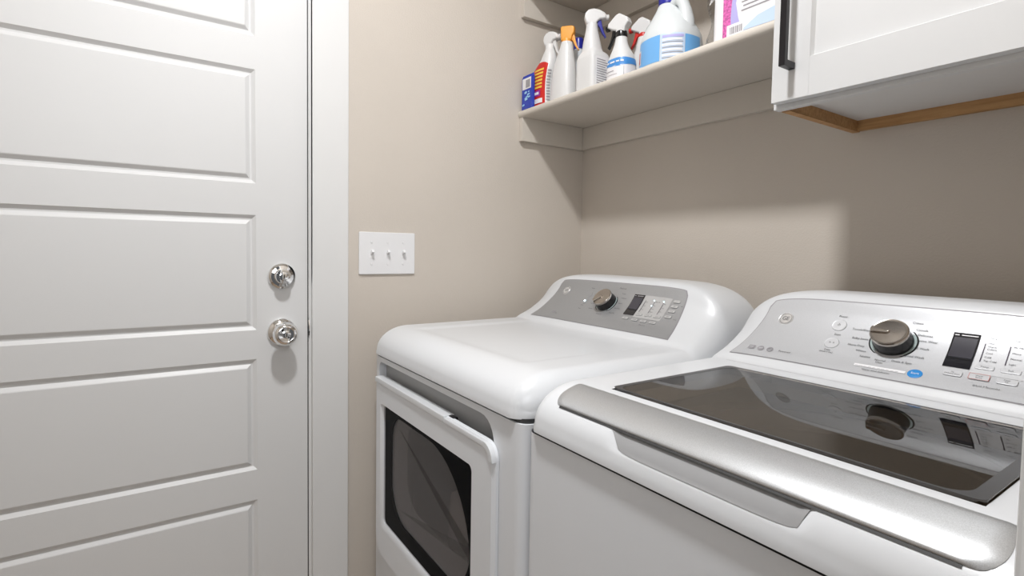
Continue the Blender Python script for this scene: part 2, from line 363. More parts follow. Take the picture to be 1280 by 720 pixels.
def cab_door(x0, x1, hx):
    yb, yf = -.3135, -.333; z0, z1 = 1.452, 2.285; w = .066
    bm = bmesh.new()
    box(bm, (x0, yf, z0), (x0+w, yb, z1), .0012); box(bm, (x1-w, yf, z0), (x1, yb, z1), .0012)
    box(bm, (x0+w, yf, z0), (x1-w, yb, z0+w), .0); box(bm, (x0+w, yf, z1-w), (x1-w, yb, z1), .0)
    for (a, b, c, d, e, f_) in ((x0+w, z0+w, x1-w, z0+w, 0, 1),):
        pass
    o = finish('door', bm, 'cab', cb)
    bm = bmesh.new(); a0, a1, c0, c1 = x0+w, x1-w, z0+w, z1-w
    i = .0035
    A = [(a0, yf+.0008, c0), (a1, yf+.0008, c0), (a1, yf+.0008, c1), (a0, yf+.0008, c1)]; B = [(a0+i, yf+.008, c0+i), (a1-i, yf+.008, c0+i), (a1-i, yf+.008, c1-i), (a0+i, yf+.008, c1-i)]
    av = [bm.verts.new(p) for p in A]; bv = [bm.verts.new(p) for p in B]
    for k in range(4): bm.faces.new((av[k], av[(k+1) % 4], bv[(k+1) % 4], bv[k]))
    bm.faces.new(bv); finish('recessed_panel', bm, 'cab', o, smooth=0)
    bm = bmesh.new()
    box(bm, (hx-.0055, -.367, 1.503), (hx+.0055, -.357, 1.700), .0006)
    box(bm, (hx-.0055, -.358, 1.503), (hx+.0055, yf, 1.514), .0004); box(bm, (hx-.0055, -.358, 1.689), (hx+.0055, yf, 1.700), .0004)
    h = finish('bar_pull', bm, 'blackmat', o); h['label'] = 'black square bar pull'
    return o
cab_door(.878, 1.362, .914)
adopt(cb)

# ------------------------------------------------------------------ appliances
PY = [(-.345, .977), (-.33, .990), (-.30, 1.0105), (-.264, 1.043), (-.24, 1.073), (-.228, 1.0955), (-.218, 1.1075), (-.20, 1.112), (-.17, 1.113), (-.12, 1.111), (-.10, 1.105), (-.085, 1.08)]
def prof(y):
    n = len(PY)
    if y <= PY[0][0]: return .977
    if y >= PY[-1][0]: return PY[-1][1]
    for i in range(n-1):
        if PY[i][0] <= y <= PY[i+1][0]: break
    def m(j):
        if j <= 0: return 0.
        if j >= n-1: return (PY[-1][1]-PY[-2][1])/(PY[-1][0]-PY[-2][0])
        a = (PY[j][1]-PY[j-1][1])/(PY[j][0]-PY[j-1][0]); b = (PY[j+1][1]-PY[j][1])/(PY[j+1][0]-PY[j][0])
        return 0. if a*b <= 0 else 2*a*b/(a+b)
    h = PY[i+1][0]-PY[i][0]; s = (y-PY[i][0])/h
    return (2*s**3-3*s*s+1)*PY[i][1]+(s**3-2*s*s+s)*h*m(i)+(-2*s**3+3*s*s)*PY[i+1][1]+(s**3-s*s)*h*m(i+1)
class Top:
    """top cover of washer or dryer as one continuous height field: rounded deck edges and the swept console hump"""
    zb = .918; af = .085; as_ = .04
    def __init__(s, c, hw, tm, yF, extra=None): s.c, s.hw, s.tm, s.yF, s.extra = c, hw, tm, yF, extra
    def hump(s, x, y):
        t = abs(x-s.c)
        return (prof(y)-.977)*sqrt(max(0, 1-(t/s.tm)**6)) if t < s.tm else 0.
    def z(s, x, y):
        t = abs(x-s.c); dx = max(0, (t-(s.hw-s.as_))/s.as_); dy = max(0, (s.yF+s.af-y)/s.af); r = min(1, math.hypot(dx, dy))
        z = s.zb+(.977-s.zb)*sqrt(1-r*r)+s.hump(x, y)
        if s.extra: z += s.extra(x, y)
        return z
    def frame(s, x, y, off=.0012):
        e = .002; zx = (s.z(x+e, y)-s.z(x-e, y))/(2*e); zy = (s.z(x, y+e)-s.z(x, y-e))/(2*e)
        n = Vector((-zx, -zy, 1)).normalized(); ty = Vector((0, 1, zy)).normalized(); tx = ty.cross(n).normalized()
        m = Matrix((tx, ty, n)).transposed().to_4x4(); m.translation = Vector((x, y, s.z(x, y)))+n*off
        return m
    def build(s, parent, hole=None):
        bm = bmesh.new(); a, f = s.as_, s.af; N = 10
        ux = [-1+i/N for i in range(N)]+[0]                      # left edge -1..0
        xs = [('e', -1, 1-i/N) for i in range(N)]; nm = 66
        X = [(s.c-s.hw+a, (1-i/N), -1) for i in range(N)]
        for i in range(nm+1): X.append((s.c-s.hw+a+(2*(s.hw-a))*i/nm, 0, 0))
        X += [(s.c+s.hw-a, (i+1)/N, 1) for i in range(N)]
        Y = [(s.yF+f, 1-i/N) for i in range(N)]
        yy = s.yF+f; ys = [yy]
        while ys[-1] < -.365: ys.append(min(ys[-1]+.012, -.365))
        while ys[-1] < -.0855: ys.append(ys[-1]+.0045)
        Y += [(v, 0) for v in ys]
        if hole:   # snap grid lines to the edges of the hole
            for k in (0, 1):
                j = min(range(len(X)), key=lambda q: abs(X[q][0]-hole[k]) if X[q][1] == 0 else 9); X[j] = (hole[k], 0, 0)
                j = min(range(len(Y)), key=lambda q: abs(Y[q][0]-hole[2+k]) if Y[q][1] == 0 else 9); Y[j] = (hole[2+k], 0)
        V = []
        for (yb, v) in Y:
            row = []
            for (xb, u, sg) in X:
                us = sin(u*pi/2); vs = sin(v*pi/2); uu = us*sqrt(1-vs*vs/2); vv = vs*sqrt(1-us*us/2)
                x = xb+sg*uu*a; y = yb-vv*f; r2 = min(1., uu*uu+vv*vs*0+vv*vv)
                z = s.zb+(.977-s.zb)*sqrt(max(0, 1-r2))+s.hump(x, y)+(s.extra(x, y) if s.extra else 0)
                row.append(bm.verts.new((x, y, z)))
            V.append(row)
        e = 1e-5
        for j in range(len(V)-1):
            for i in range(len(V[0])-1):
                q = (V[j][i], V[j][i+1], V[j+1][i+1], V[j+1][i])
                if hole and all(hole[0]-e <= p.co.x <= hole[1]+e and hole[2]-e <= p.co.y <= hole[3]+e for p in q): continue
                bm.faces.new(q)
        # skirt band, slightly proud, and back
        loop = [V[-1][0]]+[V[j][0] for j in range(len(V)-2, -1, -1)]+V[0][1:]+[V[j][-1] for j in range(1, len(V))]
        def ring(off, z):
            out = []
            for k, v in enumerate(loop):
                dx = 1 if v.co.x > s.c+s.hw-a else (-1 if v.co.x < s.c-s.hw+a else 0)
                px = max(-1, min(1, (abs(v.co.x-s.c)-(s.hw-a))/a)) if dx else 0; py = max(0, (s.yF+f-v.co.y)/f)
                n = Vector((dx*px, -py)); n = n.normalized() if n.length > 1e-6 else Vector((0, 0))
                out.append(bm.verts.new((v.co.x+n.x*off, v.co.y+n.y*off, z if v.co.y < -.3 or True else z)))
            return out
        for v in loop: pass
        r1 = ring(.0015, s.zb-.003); r2 = ring(.0015, s.zb-.011); r3 = ring(-.004, s.zb-.0125)
        prev = loop
        for r in (r1, r2, r3):
            for k in range(len(r)-1): bm.faces.new((prev[k], prev[k+1], r[k+1], r[k]))
            prev = r
        back = V[-1]; lo = [bm.verts.new((v.co.x, -.078, .9055)) for v in back]
        for k in range(len(back)-1): bm.faces.new((back[k], back[k+1], lo[k+1], lo[k]))
        return finish('top_cover', bm, 'enamel', parent, smooth=32)
    def patch(s, name, pts_lo, pts_hi, m, parent, off=.001, ny=16, thick=0, nx=40):
        """ribbon draped on the cover between two (x,y) polylines lo/hi with equal count"""
        bm = bmesh.new(); rows = []
        for j in range(ny+1):
            t = j/ny; rows.append([bm.verts.new(s.frame(a[0]+(b[0]-a[0])*t, a[1]+(b[1]-a[1])*t, off) @ Vector((0, 0, 0))) for a, b in zip(pts_lo, pts_hi)])
        for j in range(ny):
            for i in range(len(rows[0])-1): bm.faces.new((rows[j][i], rows[j][i+1], rows[j+1][i+1], rows[j+1][i]))
        return finish(name, bm, m, parent, smooth=60)
def panel_outline(c, n=48, w0=.252, w1=.2275, y0=-.3285, y1=-.2275, rc=.012):
    """columns of the control panel: bottom/top y at each x, rounded upper corners"""
    lo, hi = [], []
    for i in range(n+1):
        u = -1+2*i/n; u = math.copysign(abs(u)**.8, u)
        lo.append((c+w0*u, y0)); xt = c+w1*u; d = (1-abs(u))*w1
        hi.append((xt, y1-(rc*(1-sqrt(max(0, 1-(1-min(1, d/rc))**2))))*.55))
    return lo, hi

def dashes(bm, T, x, y, w, h, off=.0014):
    m = T.frame(x, y, off); vs = [bm.verts.new(m @ Vector(p)) for p in ((-w/2, -h/2, 0), (w/2, -h/2, 0), (w/2, h/2, 0), (-w/2, h/2, 0))]; bm.faces.new(vs)
def slab(bm, T, x, y, w, h, th=.0012, bev=.0006, off=.0008, r=None):
    bb = bmesh.new(); prism(bb, rrect(-w/2, w/2, -h/2, h/2, r or min(w, h)*.25, 4), 'z', 0, th, bev)
    me = bpy.data.meshes.new('t'); bb.to_mesh(me); bb.free(); n0 = len(bm.verts); bm.from_mesh(me); bm.verts.ensure_lookup_table()
    bmesh.ops.transform(bm, matrix=T.frame(x, y, off), verts=bm.verts[n0:]); bpy.data.meshes.remove(me)
def disc(bm, T, x, y, prof_, off=.0008, n=32, cap=True):
    lathe(bm, prof_, T.frame(x, y, off), n, cap=cap)

def body(parent, x0, x1, yf, m='body'):
    bm = bmesh.new(); pts = []
    rc = .022
    for i in range(7): a = pi+(pi/2)*i/6; pts.append((x0+rc+rc*cos(a), yf+rc+rc*sin(a)))
    for i in range(7): a = 1.5*pi+(pi/2)*i/6; pts.append((x1-rc+rc*cos(a), yf+rc+rc*sin(a)))
    pts += [(x1, -.080), (x0, -.080)]
    return bm, pts

def shell(parent, x0, x1, yf, hole=None):
    bm = bmesh.new()
    box(bm, (x0, yf, .02), (x0+.002, -.08, .9005)); box(bm, (x1-.002, yf, .02), (x1, -.08, .9005)); box(bm, (x0, -.082, .02), (x1, -.08, .9005)); box(bm, (x0, yf, .02), (x1, -.08, .022))
    finish('side_wall', bm, 'body', parent)
# ---- dryer
DR = empty('dryer', (.408, -.42, 0), 'white front-load clothes dryer with dark window and silver control panel, beside the door wall', 'dryer')
def dryer_extra(x, y):      # shallow flat recess pressed into the deck
    if y > -.335 or y < -.712: return 0
    ux = min((.648-x)/.010, (x-.172)/.010); uy = (y+.704)/.010
    t = max(0, min(1, min(ux, uy))); return -.0036*(t*t*(3-2*t))*min(1, max(0, (-.335-y)/.02))
TD = Top(.408, .343, .335, -.783, dryer_extra)
# body with a recessed hand pocket above the door
FY = -.777
bm, pts = body(DR, .068, .748, FY)
prism(bm, pts, 'z', .02, .9005, 0)
# pocket: cut by deleting is avoided; the front skin is a separate frame in front of a set-back core
bm.free()
def plate_with_hole(bm, outer, inner, yf, depth, mi=0):
    """front skin: outer and inner outlines with equal counts (x,z), thickness backwards"""
    n = len(outer); O = [bm.verts.new((x, yf, z)) for x, z in outer]; I = [bm.verts.new((x, yf, z)) for x, z in inner]
    I2 = [bm.verts.new((x, yf+depth, z)) for x, z in inner]; O2 = [bm.verts.new((x, yf+depth, z)) for x, z in outer]
    for k in range(n):
        l = (k+1) % n
        bm.faces.new((O[k], O[l], I[l], I[k])); bm.faces.new((I[k], I[l], I2[l], I2[k])); bm.faces.new((O[k], O[l], O2[l], O2[k]))
bm = bmesh.new()
# skin around the pocket (top part), with rounded vertical corners as quarter columns
inner = rrect(.104, .662, .800, .888, .02, 6, (.004, .004, .045, .02)); outer = rrect(.090, .726, .780, .9005, .0005, 6)
plate_with_hole(bm, outer, inner, FY, .030)
HO = rrect(.19, .60, .505, .776, .03, 6)
plate_with_hole(bm, rrect(.090, .726, .02, .780, .0005, 6), HO, FY, .030)
for sx, xe in ((-1, .068), (1, .748)):
    P = [(.726 if sx > 0 else .090, FY), ]
    rc = .022; cx = xe-sx*rc
    P = [(cx+sx*rc*sin(pi/2*i/8), FY+rc-rc*cos(pi/2*i/8)) for i in range(9)]+[(xe, FY+.030), (cx, FY+.030)]
    prism(bm, P, 'z', .02, .9005)
finish('front_panel', bm, 'body', DR, smooth=35)
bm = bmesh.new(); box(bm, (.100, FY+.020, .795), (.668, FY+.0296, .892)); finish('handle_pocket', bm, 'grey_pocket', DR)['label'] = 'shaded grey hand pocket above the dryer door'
# seam under the cover
def outline(x0, x1, yf, rc=.022, n=8):
    P = [(x0+rc+rc*cos(pi+(pi/2)*i/n), yf+rc+rc*sin(pi+(pi/2)*i/n)) for i in range(n+1)]
    return P+[(x1-rc+rc*cos(1.5*pi+(pi/2)*i/n), yf+rc+rc*sin(1.5*pi+(pi/2)*i/n)) for i in range(n+1)]+[(x1, -.09), (x0, -.09)]
bm = bmesh.new(); prism(bm, outline(.0715, .7445, FY+.0035), 'z', .8990, .9080); finish('seam', bm, 'groove', DR)
shell(DR, .068, .748, FY+.029)
one('kick_panel', (.08, FY+.01, .0), (.736, FY+.05, .05), 'darkin', DR, .001)
TD.build(DR)
# door of the dryer
def dryer_door():
    x0, x1, z0, z1 = .112, .680, .395, .851; gx0, gx1, gz0, gz1 = .156, .6050, .484, .787
    yf, yb, yg = -.789, -.7775, -.783
    bm = bmesh.new(); n = 6
    O = rrect(x0, x1, z0, z1, .03, n, (.05, .05, .03, .012)); O1 = rrect(x0+.006, x1-.006, z0+.006, z1-.006, .03, n, (.045, .045, .026, .010))
    I = rrect(gx0-.010, gx1+.002, gz0-.014, gz1+.003, .02, n, (.016, .016, .012, .012)); G = rrect(gx0, gx1, gz0, gz1, .012, n)
    rings = [[bm.verts.new((x, yb, z)) for x, z in O], [bm.verts.new((x, yf+.006, z)) for x, z in O], [bm.verts.new((x, yf, z)) for x, z in O1], [bm.verts.new((x, yf, z)) for x, z in I], [bm.verts.new((x, yg, z)) for x, z in G], [bm.verts.new((x, yb, z)) for x, z in G]]
    N = len(O)
    for a, b in zip(rings, rings[1:]):
        for k in range(N): bm.faces.new((a[k], a[(k+1) % N], b[(k+1) % N], b[k]))
    d = finish('door', bm, 'body', DR, smooth=30)
    # bright grip lip along the top with a notch at the end of the finger pull
    bm = bmesh.new(); box(bm, (x0+.004, yf-.0035, z1-.0125), (.500, yf+.022, z1+.002), .0028); box(bm, (.500, yf-.0035, z1-.0125), (x1-.028, yf+.008, z1-.001), .0025)
    pts = []
    for i in range(9): a = pi/2-(pi/2)*i/8; pts.append((x1-.030+.030*cos(a), z1-.031+.030*sin(a)))
    for i in range(8, -1, -1): a = pi/2-(pi/2)*i/8; pts.append((x1-.030+.019*cos(a), z1-.031+.019*sin(a)))
    prism(bm, pts, 'y', yf-.0035, yf+.008, .001)
    finish('grip_lip', bm, 'enamel', d)
    bm = bmesh.new(); box(bm, (.497, yf+.008, z1-.010), (.520, yf+.0195, z1+.0012), .002); finish('dark_notch', bm, 'black', d)  # black block drawn for the dark notch at the end of the lip
    # window: black bezel with a shaped opening, bowl ring, pane
    bx = .0005
    n2 = 12; Gs = rrect(gx0, gx1, gz0, gz1, .012, n2); H = rrect(.196, .588, .520, .774, .05, n2, (.085, .10, .185, .06))
    H = [(x, z) for x, z in H]
    bm = bmesh.new(); plate_with_hole(bm, [(x, z) for x, z in Gs], H, yg+.004, .004); finish('bezel', bm, 'bezel', d)
    bm = bmesh.new(); prism(bm, rrect(gx0+.0004, gx1-.0004, gz0+.0004, gz1-.0004, .012, n2), 'y', yg+.0008, yg+.0030); gl = finish('window_pane', bm, 'dglass', d, smooth=0); gl['label'] = 'dark tinted window pane'
    bm = bmesh.new(); H2 = rrect(.235, .545, .555, .760, .05, n2, (.07, .09, .14, .05))
    A = [bm.verts.new((x, yg+.009, z)) for x, z in H]; B = [bm.verts.new((x, -.7525, z)) for x, z in H2]; C_ = [bm.verts.new((x, -.7500, z)) for x, z in H2]
    for k in range(len(A)):
        l = (k+1) % len(A); bm.faces.new((A[k], A[l], B[l], B[k]))
    bm.faces.new(C_) if False else None
    finish('window_bowl', bm, 'bowl', d)
    bm = bmesh.new(); H3 = rrect(.1965, .5875, .5205, .7735, .05, n2, (.085, .10, .185, .06)); prism(bm, H3, 'y', yg+.0085, yg+.0100); finish('inner_glass', bm, 'haze', d, smooth=0)
    return d

dryer_door()
# drum with washing inside
bm = bmesh.new(); lathe(bm, [(.25, -.742), (.27, -.735), (.275, -.70), (.275, -.25), (.001, -.24)], Matrix.Translation((.40, 0, .61)) @ Matrix.Rotation(-pi/2, 4, 'X'), 48, cap=False); finish('drum', bm, 'drum', DR, smooth=50)
adopt(DR)
bm = bmesh.new()
for (x, y, z, a, b, c) in ((.44, -.62, .52, .15, .10, .13), (.52, -.655, .61, .10, .06, .13), (.36, -.55, .46, .14, .13, .09), (.55, -.56, .62, .07, .09, .08)):
    r = bmesh.ops.create_icosphere(bm, subdivisions=4, radius=1)
    from mathutils import noise as NZ
    for v in r['verts']:
        k = 1+.22*NZ.noise(v.co*2.2+Vector((x*9, y, z)))+.07*NZ.noise(v.co*7); v.co = Vector((x+v.co.x*a*k, y+v.co.y*b*k, z+v.co.z*c*k))
tag(finish('laundry', bm, 'cloth', smooth=60), 'pale laundry piled inside the drum behind the dark dryer window', 'laundry')

# ---- washer
WA = empty('washer', (1.063, -.42, 0), 'white top-load washer with tinted glass lid, silver strip and silver control panel with reflected brightness in its colour', 'washer')
def washer_extra(x, y):
    if y > -.758: return 0
    ux = min((1.192-x)/.012, (x-.930)/.026); uy = (-.760-y)/.010
    t = max(0, min(1, min(ux, uy)));  q = max(0, min(1, (y+.7865)/.004)); return -.006*t*t*(3-2*t)*q
TW = Top(1.063, .306, .298, -.787, washer_extra)
GX0, GX1, GY0, GY1 = .862, 1.2895, -.7000, -.4080
FW = -.781
bm = bmesh.new(); P = []
rc = .022; x0, x1 = .760, 1.366
for i in range(9): a = pi+(pi/2)*i/8; P.append((x0+rc+rc*cos(a), FW+rc+rc*sin(a)))
for i in range(9): a = 1.5*pi+(pi/2)*i/8; P.append((x1-rc+rc*cos(a), FW+rc+rc*sin(a)))
Q = [(x0, FW+.1), (x0, -.08), (x1, -.08), (x1, FW+.1)]
loopP = P; lo = [bm.verts.new((x, y, .02)) for x, y in [(x0, -.08)]+P+[(x1, -.08)]]; hi = [bm.verts.new((x, y, .9005)) for x, y in [(x0, -.08)]+P+[(x1, -.08)]]
for k in range(len(lo)): bm.faces.new((lo[k], lo[(k+1) % len(lo)], hi[(k+1) % len(lo)], hi[k]))
bm.faces.new(lo); finish('cabinet_body', bm, 'body', WA, smooth=35)
bm = bmesh.new()
P2 = outline(.7635, 1.3625, FW+.0035); lo_ = [bm.verts.new((x, y, .896)) for x, y in P2[:-2]]; hi_ = [bm.verts.new((x, y, .9085)) for x, y in P2[:-2]]
for k in range(len(lo_)-1): bm.faces.new((lo_[k], lo_[k+1], hi_[k+1], hi_[k]))
finish('seam', bm, 'groove', WA)
one('kick_panel', (.78, FW+.02, .0), (1.346, FW+.06, .02), 'darkin', WA, .0)
TW.build(WA, (GX0, GX1, GY0, GY1))
# lid: glass, gasket, strip
bm = bmesh.new(); prism(bm, rrect(GX0+.0008, GX1-.0008, GY0+.0008, GY1-.0008, .010), 'z', .9745, .9802, 0); lid = finish('lid_glass', bm, 'lglass', WA, smooth=0); lid['label'] = 'dark tinted glass of the washer lid'
bm = bmesh.new(); O = rrect(GX0+.0004, GX1-.0004, GY0+.0004, GY1-.0004, .010); I = rrect(GX0+.010, GX1-.013, GY0+.004, GY1-.005, .03, 6, (.016, .022, .03, .03))
a = [bm.verts.new((x, y, .98045)) for x, y in O]; b = [bm.verts.new((x, y, .98045)) for x, y in I]; a2 = [bm.verts.new((x, y, .9802)) for x, y in O]; b2 = [bm.verts.new((x, y, .9802)) for x, y in I]
for k in range(len(a)):
    l = (k+1) % len(a); bm.faces.new((a[k], a[l], b[l], b[k])); bm.faces.new((a2[k], a2[l], b2[l], b2[k])); bm.faces.new((b[k], b[l], b2[l], b2[k])); bm.faces.new((a[k], a[l], a2[l], a2[k]))
finish('glass_border', bm, 'frit', WA, smooth=0)
def tub():
    bm = bmesh.new(); n = 48; cx, cy = 1.063, -.455
    def sq(h, k, x0, x1, y0, y1):
        out = []
        for i in range(n):
            t = 2*pi*i/n; c, s_ = cos(t), sin(t); m = max(abs(c), abs(s_)); out.append((((x0+x1)/2)+(x1-x0)/2*c/m, ((y0+y1)/2)+(y1-y0)/2*s_/m, h))
        return [bm.verts.new(p) for p in out]
    def ci(r, z): return [bm.verts.new((cx+r*cos(2*pi*i/n), cy+r*sin(2*pi*i/n), z)) for i in range(n)]
    rings = [sq(.9655, 0, GX0+.001, GX1-.001, GY0+.001, GY1-.001), sq(.93, 0, GX0-.02, GX1+.02, GY0-.03, GY1+.06), sq(.905, 0, .79, 1.34, -.74, -.20), ci(.238, .902), ci(.232, .890), ci(.222, .889), ci(.218, .897), ci(.208, .897), ci(.204, .870), ci(.212, .86), ci(.212, .55), ci(.02, .53)]
    for A, B in zip(rings, rings[1:]):
        for i in range(n): bm.faces.new((A[i], A[(i+1) % n], B[(i+1) % n], B[i]))
    bm.faces.new(rings[-1]); finish('tub', bm, 'lgrey', WA, smooth=30)
tub()
def strip():
    bm = bmesh.new(); rows = []; NX = 60; xl, xr = .8115, 1.3170
    path = [(-.7185, .0002), (-.7190, .0018), (-.7205, .0026)]+[(-.7205-(.0475)*i/14, .0032) for i in range(1, 15)]+[(-.7695, .0022), (-.7700, .0006), (-.7692, -.0008), (-.767, -.0020)]
    for (y, off) in path:
        t = max(0, (-.748-y)/.022); r = .016*(1-sqrt(max(0, 1-min(1, t)**2)))
        row = []
        for i in range(NX+1):
            x = xl+r+(xr-xl-2*r)*i/NX; m = Top.frame(TWs, x, y, 0); e = min(1, min(i, NX-i)/1.0); row.append(bm.verts.new(m @ Vector((0, 0, off if e > 0 else min(off, .0004)))))
        rows.append(row)
    for a, b in zip(rows, rows[1:]):
        for i in range(NX): bm.faces.new((a[i], a[i+1], b[i+1], b[i]))
    finish('silver_strip', bm, 'strip', WA, smooth=50)['label'] = 'brushed silver strip along the front of the lid'
TWs = Top(1.063, .306, .298, -.787)       # same cover without the grip scoop, for the strip bridging it
strip()
n = 24; lo = [(.958+(1.181-.958)*i/n, -.7836+.0) for i in range(n+1)]; hi = [(.930+(1.1895-.930)*i/n, -.768) for i in range(n+1)]
lo = [(x, y+.0022*(abs(2*i/n-1)**8)) for i, (x, y) in enumerate(lo)]
TW.patch('grip_recess', lo, hi, 'grey_pocket2', WA, .0008, 10)
n = 40; TWs.patch('strip_gap', [(.829+.466*i/n, -.7722) for i in range(n+1)], [(.829+.466*i/n, -.7695) for i in range(n+1)], 'groove', WA, .0006, 3)
bm = bmesh.new(); TWf = TW
for (y, h) in ((-.352, .0012),):
    for i in range(26): dashes(bm, TW, .83+.0182*i, y, .0184, h, .0004)
finish('hinge_line', bm, 'pgrey', WA)

# ---- control panels
def controls(T, root, c0, washer):
    """c0 shifts the layout, measured on the dryer, to the washer"""
    lo, hi = panel_outline(T.c if not washer else 1.0655)
    e0 = [(a[0]+math.copysign(.0022, a[0]-T.c), a[1]-.0012) for a in lo]; e1 = [(a[0]+math.copysign(.0022, a[0]-T.c), a[1]+.0014) for a in hi]
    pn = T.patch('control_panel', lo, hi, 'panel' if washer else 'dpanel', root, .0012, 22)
    T.patch('panel_gap', e0, e1, 'pgrey', root, .0006, 22)
    X = lambda x: x+c0
    def add(name, fn, m, label=None, smooth=40):
        bm = bmesh.new(); fn(bm); o = finish(name, bm, m, pn, smooth=smooth)
        if label: o['label'] = label
        return o
    # emblem
    ex, ey = (X(.2195), -.2455) if not washer else (.8785, -.2505)
    add('emblem', lambda bm: disc(bm, T, ex, ey, [(.0002, 0), (.0135, 0), (.0140, .0008), (.0130, .0018), (.0118, .0014), (.0002, .0014)]), 'emblem', 'round chrome maker emblem with script letters')
    def em(bm):
        for dx in (-.0003, .0003): add_text(bm, 'GE', .0125, T.frame(ex, ey, .0024+dx*.1) @ Matrix.Translation((dx, 0, 0)), squeeze=.88)
        lathe(bm, [(.0108, 0), (.0108, .0002), (.0116, .0002), (.0116, 0)], T.frame(ex, ey, .0023), 40, cap=False)
    add('emblem_letters', em, 'txtd', smooth=0)
    # knob
    kx, ky = (.4045, -.2630) if not washer else (1.0635, -.2665)
    kr = .0335
    add('knob_ring', lambda bm: lathe(bm, [(kr-.0016, 0), (kr-.0016, .0012), (kr, .0012), (kr+.0008, 0)], T.frame(kx, ky, .0012), 64, cap=False), 'black', 'thin dark ring around the knob')
    add('knob_plate', lambda bm: lathe(bm, [(.0003, .0), (.0003, .0006), (kr-.0016, .0006), (kr-.0016, 0)], T.frame(kx, ky, .0014), 64), 'mintring')
    kb = add('knob', lambda bm: lathe(bm, [(.0285, 0), (.0285, .004), (.0268, .012), (.0262, .020), (.0262, .0205), (.0003, .0205)], T.frame(kx, ky, .0018), 64, cap=False), 'black', 'black cycle knob with a bronze chrome cap')
    F = T.frame(kx, ky, .0018)
    def cap(bm):
        lathe(bm, [(.0262, .0195), (.0270, .0215), (.0270, .0250), (.0258, .0264), (.0235, .0258), (.0215, .0262), (.0003, .0266)], F, 64, cap=False)
        mg = F @ Matrix.Rotation(R(178 if washer else 222), 4, 'Z')
        prism_pts = [(.002, -.0042), (.0250, -.0052), (.0262, 0), (.0250, .0052), (.002, .0042), (-.002, 0)]
        bb = bmesh.new(); prism(bb, prism_pts, 'z', .0262, .0300, .0012); me = bpy.data.meshes.new('t'); bb.to_mesh(me); bb.free(); n0 = len(bm.verts); bm.from_mesh(me); bm.verts.ensure_lookup_table(); bmesh.ops.transform(bm, matrix=mg, verts=bm.verts[n0:])
    bm = bmesh.new(); cap(bm); o = finish('knob_cap', bm, 'knobtop', pn, smooth=40)
    # display
    d = (X(.484), X(.518)) if not washer else (1.1360, 1.1680)
    y1, y0 = (-.2405, -.2840) if not washer else (-.2455, -.2905)
    n = 4; L = lambda x0_, x1_, y: [(x0_+(x1_-x0_)*i/n, y) for i in range(n+1)]
    T.patch('display', L(d[0], d[1], y0), L(d[0], d[1], y1), 'screen', pn, .0022, 8)['label'] = 'dark rectangular display'
    yb = y0+(y1-y0)*.28
    T.patch('display_line', L(d[0]+.001, d[1]-.001, yb-.0004), L(d[0]+.001, d[1]-.001, yb+.0004), 'black', pn, .0026, 1)
    T.patch('display_field', L(d[0]+.002, d[1]-.002, yb+.002), L(d[0]+.002, d[1]-.002, y1-.005), 'screenlow', pn, .0025, 5)
    add('display_header', lambda bm: (dashes(bm, T, d[0]+.0045, y1-.0026, .0055, .0016, .0026), dashes(bm, T, (d[0]+d[1])/2+.004, y1-.0026, .0195, .0016, .0026)), 'txtw' if washer else 'pgrey')
    # slider field
    fx0, fx1 = d[1]+.0008, (X(.602) if not washer else 1.256)
    T.patch('slider_field', L(fx0, fx1, y0-.004), L(fx0, fx1, y1), 'btnd' if not washer else 'btn', pn, .0017, 8)
    def sl(bm):
        xs = (X(.5275), X(.556), X(.583)) if not washer else (1.1755, 1.2030, 1.2300)
        for i, x in enumerate(xs):
            lo_, hi_ = ((-.274, -.249) if not washer else (-.2775, -.254)); k = 7
            for q in range(k): yy = lo_+(hi_-lo_)*(q+.5)/k; dashes(bm, T, x, yy, .0013, (hi_-lo_)/k*1.5, .0023)
            finish('slider_slot', bm, 'slot', pn, smooth=0); bm = bmesh.new()
        bm.free()
    sl(bmesh.new())
    def words(bm):
        A = lambda x, y, s, z=.0052, al='L', sq=.95: add_text(bm, s, z, T.frame(x, y, .0026), al, squeeze=sq)
        if washer:
            for x, ws in ((1.1790, ((-.2535, 'Hot'), (-.2575, 'Warm'), (-.2605, 'Colors'), (-.2655, 'Cool'), (-.2705, 'Cold'), (-.2755, 'Tap Cold'))), (1.2065, ((-.2545, 'Ex. Heavy'), (-.2615, 'Heavy'), (-.2685, 'Normal'), (-.2755, 'Light'))), (1.2335, ((-.2545, 'Max'), (-.2615, 'High'), (-.2685, 'Med'), (-.2755, 'Low')))):
                for y, t in ws: A(x, y, t, .0040)
            for x, t in ((1.1790, 'Temp'), (1.2065, 'Soil'), (1.2335, 'Spin')): A(x, -.2478, t, .0036)
        else:
            for x, ws in ((X(.530), ((-.252, 'High'), (-.260, 'Med'), (-.268, 'Low'))), (X(.5595), ((-.250, 'Extra Dry'), (-.257, 'Dry'), (-.264, 'Less'), (-.271, 'Damp'))), (X(.586), ((-.252, 'Max'), (-.260, 'Med'), (-.268, 'Min')))):
                for y, t in ws: A(x, y, t, .0036)
    add('slider_text', words, 'txt', smooth=0)
    # rectangular buttons
    def bt(name, items, w, h, m, txtm='txtd', size=.0042):
        for x, y, t in items:
            b = add(name, lambda bm: slab(bm, T, x, y, w, h, .0014, .0006, .0018), m)
            bm = bmesh.new(); ls = t.split('|')
            for i, s in enumerate(ls): add_text(bm, s, size, T.frame(x, y, .0034) @ Matrix.Translation((0, (.5*(len(ls)-1)-i)*size*1.0, 0)), squeeze=.95)
            finish('button_text', bm, txtm, pn, smooth=0)
